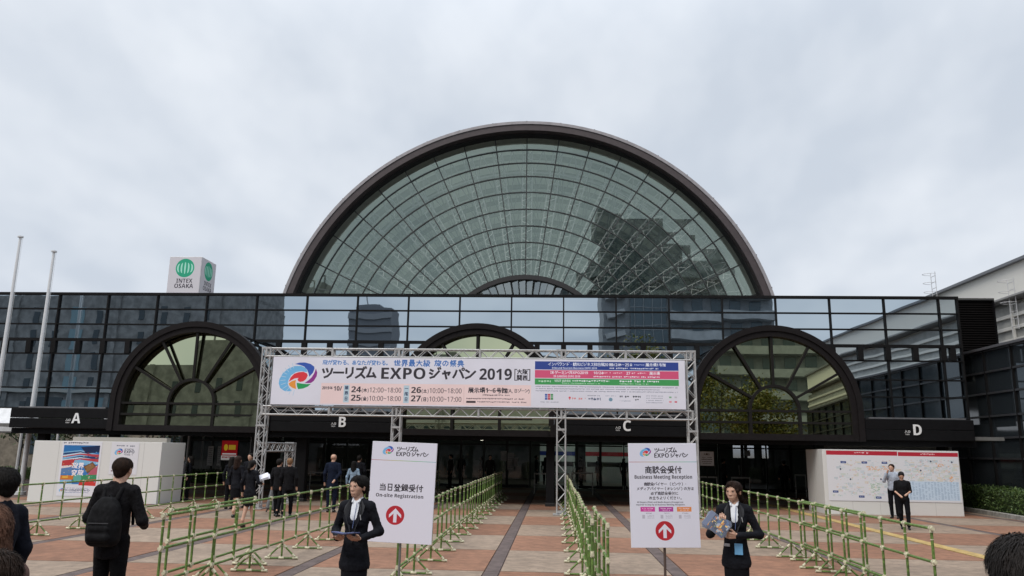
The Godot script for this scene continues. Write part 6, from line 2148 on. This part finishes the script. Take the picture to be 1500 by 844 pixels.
	if spec.get("vee", false):
		var shirt := [[Vector3(0, 0.98, 0), Vector3(0, 1.27, 0.002), ww - 0.008, cw - 0.008, 1.36], [Vector3(0, 1.27, 0), Vector3(0, 1.34, -0.006), cw - 0.008, cw - 0.028, 1.36], [Vector3(0, 1.36, -0.008), Vector3(0, 1.455, -0.012), 0.078, 0.054, 1.0]]
		if fem:
			shirt.append([Vector3(0.055, 1.235, 0.058), Vector3(0.05, 1.215, 0.063), 0.052, 0.046])
			shirt.append([Vector3(-0.055, 1.235, 0.058), Vector3(-0.05, 1.215, 0.063), 0.052, 0.046])
		for e in [-1.0, 1.0]:
			shirt.append([Vector3(e * 0.052, 1.468, -0.01), Vector3(e * 0.036, 1.425, 0.068), 0.008, 0.009])
		part(t, "shirt", blend_mesh(shirt, [[Vector3(0, 1.44, 0.085), Vector3(0, 1.52, 0.05), 0.014, 0.05], [Vector3(0, 1.49, -0.01), Vector3(0, 1.56, -0.01), 0.05, 0.056]], minf(cell, 0.012), 0.02), paint("shirt_white", 0.66, 0.68, 0.72, 0.8), grow)
	var low_rgb: Vector3 = spec.get("low", Vector3(0.009, 0.0095, 0.012))
	var low_m := paint("cloth_%s" % str(low_rgb), low_rgb.x, low_rgb.y, low_rgb.z, 0.85, 0.0, "mid", 2.0)
	folds(low_m)
	if skirt:
		part(t, "skirt", blend_mesh([[Vector3(0, 1.0, 0), Vector3(0, 0.86, -0.004), 0.112, 0.142, 1.25], [Vector3(0, 0.86, -0.004), Vector3(0, 0.56, 0.0), 0.146, 0.138, 1.2]], [[Vector3(-0.1, 0.30, 0), Vector3(0.1, 0.30, 0), 0.25, 0.25]], cell, 0.03), low_m, grow)
	else:
		var tr := [[Vector3(0, 0.99, 0), Vector3(0, 0.9, 0), 0.125, 0.14, 1.25]]
		for i in 2:
			tr.append([hips[i], knees[i], 0.088, 0.066])
			tr.append([knees[i], ankles[i] + Vector3(0, 0.03, 0), 0.064, 0.052])
		part(t, "trousers", creased(blend_mesh(tr, [], cell, 0.03), 0.0035, 3 + int(spec.h * 1000)), low_m, grow)
	var shoe_m := paint("shoe_black", 0.012, 0.012, 0.012, 0.35)
	for i in 2:
		var f: Vector3 = ankles[i]
		part(t, "shoe", blend_mesh([[Vector3(f.x, 0.04, f.z - 0.035), Vector3(f.x * 1.12, 0.032, f.z + 0.14), 0.038, 0.03], [Vector3(f.x, 0.07, f.z - 0.02), Vector3(f.x, 0.05, f.z + 0.05), 0.036, 0.03]], [[Vector3(f.x, -0.2, f.z), Vector3(f.x, -0.2, f.z + 0.1), 0.2, 0.2]], 0.012 if near else 0.02, 0.02), shoe_m, grow)
	return t

func build_people() -> void:
	var suit := Vector3(0.0135, 0.0145, 0.019)
	# the young woman in black with an open booklet
	var w1 := on_ground(526, 697, 1.605)
	w1.y = 0
	var h1 := [[Vector3(0.125, 1.06, 0.20), Vector3(-0.45, 0.12, 0.6), Vector3(0.7, 0.35, 0.5), 0.55], [Vector3(-0.125, 1.06, 0.20), Vector3(0.45, 0.12, 0.6), Vector3(-0.7, 0.35, 0.5), -0.55]]
	var a := person({"label": "woman in black skirt suit and white collar holding an open dark booklet", "at": w1, "turn": -8.0, "h": 1.605, "fem": true, "near": true, "cell": 0.011, "look": -22.0, "tilt": -3.0, "vee": true, "skirt": true, "hair": "tied", "hands": h1, "hem": 0.79,
		"elbows": [Vector3(0.248, 1.12, -0.04), Vector3(-0.248, 1.12, -0.04)], "wrists": [Vector3(0.125, 1.06, 0.20), Vector3(-0.125, 1.06, 0.20)], "top": suit})
	suit_details(a, 1.605 / 1.7)
	var basis1 := Basis(Vector3.UP, deg_to_rad(-8.0))
	var bk := thing("booklet", "open dark-blue booklet held in both hands by the woman before the registration sign", "booklet", w1 + basis1 * Vector3(0.0, 1.118, 0.285) * 0.944, deg_to_rad(-8.0))
	var cover := paint("booklet_navy", 0.022, 0.028, 0.075, 0.35)
	var page := paint("booklet_page", 0.11, 0.13, 0.27, 0.45)
	for e in [-1.0, 1.0]:
		part(bk, "cover", chamfer_box(Vector3(0.125, 0.006, 0.17), 0.002), cover, Transform3D(Basis(Vector3.BACK, e * 0.12) * Basis(Vector3.RIGHT, -0.10), Vector3(e * 0.06, 0.0, 0)))
		part(bk, "pages", chamfer_box(Vector3(0.118, 0.008, 0.16), 0.002), page, Transform3D(Basis(Vector3.BACK, e * 0.12) * Basis(Vector3.RIGHT, -0.10), Vector3(e * 0.058, 0.0085, 0)))
	# the woman with the brochures
	var w2 := on_ground(1074, 705.5, 1.585)
	w2.y = 0
	var h2 := [[Vector3(0.02, 1.10, 0.225), Vector3(-0.75, 0.05, 0.35), Vector3(0.1, 0.9, 0.3), 0.9], [Vector3(-0.16, 1.20, 0.225), Vector3(0.25, 0.65, 0.35), Vector3(-0.6, 0.4, 0.3), -0.9]]
	var b := person({"label": "woman in black suit with brown ponytail clutching colourful brochures", "at": w2, "turn": -14.0, "h": 1.585, "fem": true, "near": true, "cell": 0.011, "look": -24.0, "nod": 2.0, "vee": true, "skirt": true, "hair": "pony", "hair_key": "brown", "hair_rgb": Vector3(0.030, 0.014, 0.009), "hands": h2, "hem": 0.79,
		"elbows": [Vector3(0.275, 1.10, -0.02), Vector3(-0.285, 1.09, 0.02)], "wrists": [Vector3(0.02, 1.10, 0.225), Vector3(-0.16, 1.20, 0.225)], "top": suit})
	suit_details(b, 1.585 / 1.7)
	var k2 := 1.585 / 1.7
	part(b, "lanyard_card", chamfer_box(Vector3(0.085, 0.115, 0.004), 0.001), paint("card_blue", 0.16, 0.40, 0.66, 0.35), Transform3D(Basis(), Vector3(0.035, 0.945, 0.148) * k2))
	part(b, "pocket_paper", chamfer_box(Vector3(0.07, 0.03, 0.004), 0.001), paint("pocket_slip", 0.36, 0.36, 0.38), Transform3D(Basis(Vector3.UP, -0.5), Vector3(-0.095, 0.985, 0.125) * k2))
	var basis2 := Basis(Vector3.UP, deg_to_rad(-14.0))
	var art := Canvas.new(128, 180, Color("3b4258"))
	for i in 60:
		art.rect(rng.randf_range(0, 110), rng.randf_range(0, 165), rng.randf_range(6, 34), rng.randf_range(4, 22), [Color("a0662f"), Color("41587c"), Color("5e6b52"), Color("c9a05a"), Color("2b2f40"), Color("8d9098")][i % 6])
	art.rect(0, 0, 128, 40, Color("566079"))
	var art_m := printed("brochure_print", art.texture(), 0.3)
	var fan := thing("brochures", "fan of colourful glossy brochures clutched by the woman with the ponytail", "brochure", w2 + basis2 * Vector3(-0.14, 1.215, 0.305) * k2, deg_to_rad(-14.0))
	for i in 3:
		var ang := Basis(Vector3.UP, 0.12) * Basis(Vector3.RIGHT, -0.42) * Basis(Vector3.BACK, 0.88 + i * 0.13)
		part(fan, "brochure", chamfer_box(Vector3(0.185, 0.262, 0.004), 0.001), paint("brochure_paper", 0.30, 0.32, 0.36, 0.4), Transform3D(ang, Vector3(-0.05, 0.01, -0.006 * i)))
		part(fan, "cover_print", sheet(0.182, 0.258), art_m, Transform3D(ang, Vector3(-0.05, 0.01, -0.006 * i) + ang * Vector3(0, 0, 0.0035)))
	# the man with the backpack
	var m1 := on_ground(178, 671, 1.745)
	m1.y = 0
	person({"label": "man seen from behind in black jacket wearing a dark backpack", "at": m1, "turn": 180.0, "h": 1.745, "near": true, "face": false, "cell": 0.012, "look": 2.0, "nod": 8.0, "hair": "crop", "hair_key": "chestnut", "hair_rgb": Vector3(0.042, 0.022, 0.014), "hem": 0.80, "top": Vector3(0.0125, 0.012, 0.0135), "low": Vector3(0.007, 0.007, 0.008), "lean": Vector3(-0.02, 0, 0.015),
		"elbows": [Vector3(0.27, 1.11, 0.0), Vector3(-0.275, 1.09, 0.02)], "wrists": [Vector3(0.2, 0.98, 0.2), Vector3(-0.2, 1.02, 0.22)], "stride": 0.04, "hands": [[Vector3(0.2, 0.98, 0.2), Vector3(-0.3, 0.0, 0.7), Vector3(0, 1, 0), 0.6], [Vector3(-0.2, 1.02, 0.22), Vector3(0.3, 0.1, 0.7), Vector3(0, 1, 0), -0.6]]})
	backpack(m1, 180.0, 1.745 / 1.7, "worn black backpack with front pocket on the man's back", true)
	# people at the edges of the frame
	var m2 := on_ground(5, 685, 1.705)
	m2.y = 0
	person({"label": "man in dark navy suit and white collar in profile beside the poster booth", "at": m2, "turn": -100.0, "h": 1.705, "near": true, "cell": 0.012, "hair": "crop", "hem": 0.72, "vee": true, "top": Vector3(0.012, 0.014, 0.022), "hands": []})
	var w3 := on_ground(-17, 737, 1.62)
	w3.y = 0
	person({"label": "person with long light-brown hair at the edge of the crowd", "at": w3, "turn": -120.0, "h": 1.62, "fem": true, "near": true, "cell": 0.014, "face": false, "hair": "long", "hair_key": "fair", "hair_rgb": Vector3(0.17, 0.085, 0.055), "top": Vector3(0.16, 0.10, 0.085), "hands": []})
	var w4 := on_ground(-8, 807, 1.55)
	w4.y = 0
	person({"label": "person with dark-brown hair low at the edge of the crowd", "at": w4, "turn": 160.0, "h": 1.55, "fem": true, "near": true, "cell": 0.014, "face": false, "hair": "long", "hair_key": "darkbrown", "hair_rgb": Vector3(0.035, 0.02, 0.013), "hands": []})
	var m3 := on_ground(1500, 788, 1.675)
	m3.y = 0
	person({"label": "person seen from behind with short dark hair, only the head showing", "at": m3, "turn": 180.0, "h": 1.68, "near": true, "cell": 0.014, "face": false, "hair": "short", "hair_key": "softblack", "hair_rgb": Vector3(0.022, 0.018, 0.016), "hands": []})
	# visitors in the distance: [foot x, foot y, head-top y, turn, more]
	var back := 180.0
	var far := [
		[484, 751, 665, back, {"label": "bald man in navy suit standing with a hand behind him", "hair": "bald", "top": Vector3(0.012, 0.017, 0.035), "low": Vector3(0.010, 0.014, 0.03), "hem": 0.76, "wrists": [Vector3(0.235, 0.88, 0.03), Vector3(-0.12, 0.95, -0.16)]}],
		[515, 746, 676, back, {"label": "woman in light-blue blouse with black hair and shoulder bag", "fem": true, "hair": "long", "top": Vector3(0.33, 0.45, 0.58), "top_name": "blouse", "hem": 0.95}],
		[523, 738, 667, back, {"label": "dark-haired man in black standing in front of the woman in light blue", "top": suit}],
		[404, 757, 672, back - 12, {"label": "dark-haired man in black suit walking beside the suitcase", "top": Vector3(0.013, 0.013, 0.015), "stride": 0.1}],
		[419, 758, 671, back + 10, {"label": "fair-haired man in black suit walking towards the doors", "hair_key": "blond", "hair_rgb": Vector3(0.30, 0.17, 0.09), "top": Vector3(0.012, 0.012, 0.014), "stride": -0.12}],
		[342, 758, 668, back - 15, {"label": "woman in black skirt suit with long brown hair walking past the gate leg", "fem": true, "skirt": true, "hair": "long", "hair_key": "brown", "hair_rgb": Vector3(0.030, 0.014, 0.009), "stride": 0.14, "top": suit}],
		[362, 773, 674, back - 8, {"label": "woman in black skirt suit with dark ponytail carrying white papers", "fem": true, "skirt": true, "hair": "pony", "stride": -0.1, "top": suit, "wrists": [Vector3(0.235, 0.88, 0.03), Vector3(-0.2, 1.1, 0.2)]}],
		[361, 744, 664, -10.0, {"label": "man in black coat facing the plaza behind the two women", "top": suit}],
		[334, 746, 669, back, {"label": "dark-clothed visitor half hidden by the woman with long brown hair", "top": suit, "fem": true, "hair": "long"}],
		[261, 733.5, 667, 78.0, {"label": "visitor in grey shirt with black backpack leaning by the white booth", "top": Vector3(0.17, 0.17, 0.18), "top_name": "shirt", "hem": 0.93}],
		[273, 733, 668, -70.0, {"label": "visitor all in black facing the one in grey by the booth", "top": suit, "hair": "long", "fem": true}],
		[1327, 776, 692, -20.0, {"label": "man in black T-shirt and cap looking down while passing the map board", "top": Vector3(0.012, 0.012, 0.014), "bare_arms": true, "top_name": "shirt", "hem": 0.9, "nod": 28.0, "stride": 0.12, "elbows": [Vector3(0.215, 1.12, -0.02), Vector3(-0.215, 1.12, -0.02)], "wrists": [Vector3(0.09, 1.04, 0.24), Vector3(-0.09, 1.0, 0.24)]}],
		[1312, 760, 680, -40.0, {"label": "man in pale blue shirt raising a hand to his face at the map board", "top": Vector3(0.42, 0.47, 0.56), "top_name": "shirt", "hem": 0.93, "hair_key": "brown", "hair_rgb": Vector3(0.030, 0.014, 0.009), "elbows": [Vector3(0.23, 1.13, -0.04), Vector3(-0.22, 1.16, 0.12)], "wrists": [Vector3(0.235, 0.9, 0.03), Vector3(-0.08, 1.42, 0.2)]}],
	]
	for q in far:
		var at := on_ground(q[0], q[1])
		var top := on_z(q[0], q[2], at.z)
		var d: Dictionary = q[4]
		d.merge({"at": at, "turn": q[3], "h": clampf(top.y, 1.5, 1.86), "cell": 0.022})
		person(d)
	var bp := on_ground(261, 733.5)
	backpack(bp, 78.0, 1.02, "small black backpack worn by the visitor in grey", false)
	var papers := thing("papers", "sheaf of white papers carried by the woman with the dark ponytail", "papers", on_z(386, 700, on_ground(362, 773).z - 0.1), 0.3)
	for i in 3:
		part(papers, "sheet", chamfer_box(Vector3(0.3, 0.004, 0.21), 0.001), paint("paper_white", 0.72, 0.72, 0.78, 0.7), Transform3D(Basis(Vector3.BACK, 0.25 + i * 0.06) * Basis(Vector3.RIGHT, 0.5), Vector3(-0.02 * i, 0.012 * i, 0)))
	# staff and visitors dimly seen at the doors
	var dim := [[592, -40.5, 1.68], [603, -44.0, 1.6], [660, -41.0, 1.7], [676, -45.0, 1.66], [705, -47.0, 1.62], [718, -40.8, 1.7], [786, -48.0, 1.64], [799, -46.5, 1.72], [851, -47.5, 1.6], [877, -46.0, 1.7], [914, -47.0, 1.66], [1060, -41.0, 1.68], [1148, -38.5, 1.74]]
	var i := 0
	var kinds := []
	for q in dim:
		var p := on_z(q[0], 680, q[1])
		p.y = 0
		if kinds.size() < 3:
			kinds.append(person({"label": "visitor in dark clothes dimly seen inside the doors", "group": "visitors inside the doors", "at": p, "turn": 160.0 + 70.0 * i, "h": q[2], "cell": 0.028, "fem": i == 1, "hair": "long" if i == 1 else "short", "top": [suit, Vector3(0.02, 0.02, 0.024), Vector3(0.05, 0.045, 0.045)][i % 3]}))
		else:
			copy(kinds[i % 3], "person", p, i * 1.3)
		i += 1

# lapels, buttons and a pen on the near suits
func suit_details(t: Node3D, s: float) -> void:
	var m := paint("lapel", 0.0085, 0.0092, 0.0125, 0.7)
	for e in [-1.0, 1.0]:
		var st := begin()
		var p := [Vector3(e * 0.066, 1.45, 0.052), Vector3(e * 0.112, 1.385, 0.070), Vector3(e * 0.112, 1.33, 0.102), Vector3(e * 0.018, 1.10, 0.124), Vector3(e * 0.084, 1.27, 0.124)]
		for k in 3:
			tri(st, p[0] * s, p[k + 1] * s, p[k + 2] * s)
		part(t, "lapel", done(st), m)
	for y in [1.12, 1.02]:
		rod(t, "button", Vector3(0.004, y, 0.112) * s, Vector3(0.004, y, 0.122) * s, 0.008, m, 10)
	rod(t, "pen", Vector3(0.092, 1.245, 0.117) * s, Vector3(0.082, 1.30, 0.117) * s, 0.0045, paint("pen_silver", 0.6, 0.6, 0.6, 0.3, 0.5), 6)
	rod(t, "lanyard", Vector3(0.022, 1.42, 0.075) * s, Vector3(0.006, 1.16, 0.126) * s, 0.003, paint("lanyard_blue", 0.10, 0.14, 0.3), 5)

func backpack(at: Vector3, turn: float, s: float, label: String, big: bool) -> void:
	var m := paint("backpack_black", 0.013, 0.013, 0.0145, 0.85, 0.0, "strong", 2.5, 0.25)
	var t := thing("backpack", label, "backpack", at, deg_to_rad(turn))
	var grow := Transform3D(Basis.from_scale(Vector3.ONE * s), Vector3.ZERO)
	var cell := 0.011 if big else 0.02
	part(t, "bag", blend_mesh([[Vector3(-0.085, 0.93, -0.175), Vector3(0.085, 0.93, -0.175), 0.075, 0.075, 0.8], [Vector3(-0.085, 1.02, -0.18), Vector3(0.085, 1.02, -0.18), 0.08, 0.08, 0.8], [Vector3(-0.08, 1.11, -0.178), Vector3(0.08, 1.11, -0.178), 0.08, 0.08, 0.85], [Vector3(-0.062, 1.2, -0.17), Vector3(0.062, 1.2, -0.17), 0.078, 0.078, 0.9], [Vector3(-0.03, 1.265, -0.155), Vector3(0.03, 1.265, -0.155), 0.062, 0.062]], [], cell, 0.05), m, grow)
	part(t, "pocket", blend_mesh([[Vector3(-0.075, 0.95, -0.255), Vector3(0.075, 0.95, -0.255), 0.05, 0.05, 1.1], [Vector3(-0.07, 1.03, -0.258), Vector3(0.07, 1.03, -0.258), 0.045, 0.045, 1.2]], [], cell, 0.03), m, grow)
	if big:
		bar(t, "zip", Vector3(-0.1, 1.085, -0.292) * s, Vector3(0.1, 1.085, -0.292) * s, 0.008, 0.008, paint("zip_grey", 0.05, 0.05, 0.055, 0.5))
		for e in [-1.0, 1.0]:
			part(t, "strap", blend_mesh([[Vector3(e * 0.06, 1.27, -0.14), Vector3(e * 0.085, 1.40, -0.07), 0.022, 0.022], [Vector3(e * 0.085, 1.40, -0.07), Vector3(e * 0.10, 1.43, 0.0), 0.022, 0.022], [Vector3(e * 0.10, 1.43, 0.0), Vector3(e * 0.11, 1.33, 0.115), 0.022, 0.02], [Vector3(e * 0.11, 1.33, 0.115), Vector3(e * 0.15, 1.05, 0.08), 0.02, 0.016]], [], 0.011, 0.015), m, grow)
		part(t, "loop", blend_mesh([[Vector3(-0.03, 1.31, -0.14), Vector3(0, 1.345, -0.13), 0.01, 0.01], [Vector3(0, 1.345, -0.13), Vector3(0.03, 1.31, -0.14), 0.01, 0.01]], [], 0.006, 0.005), m, grow)
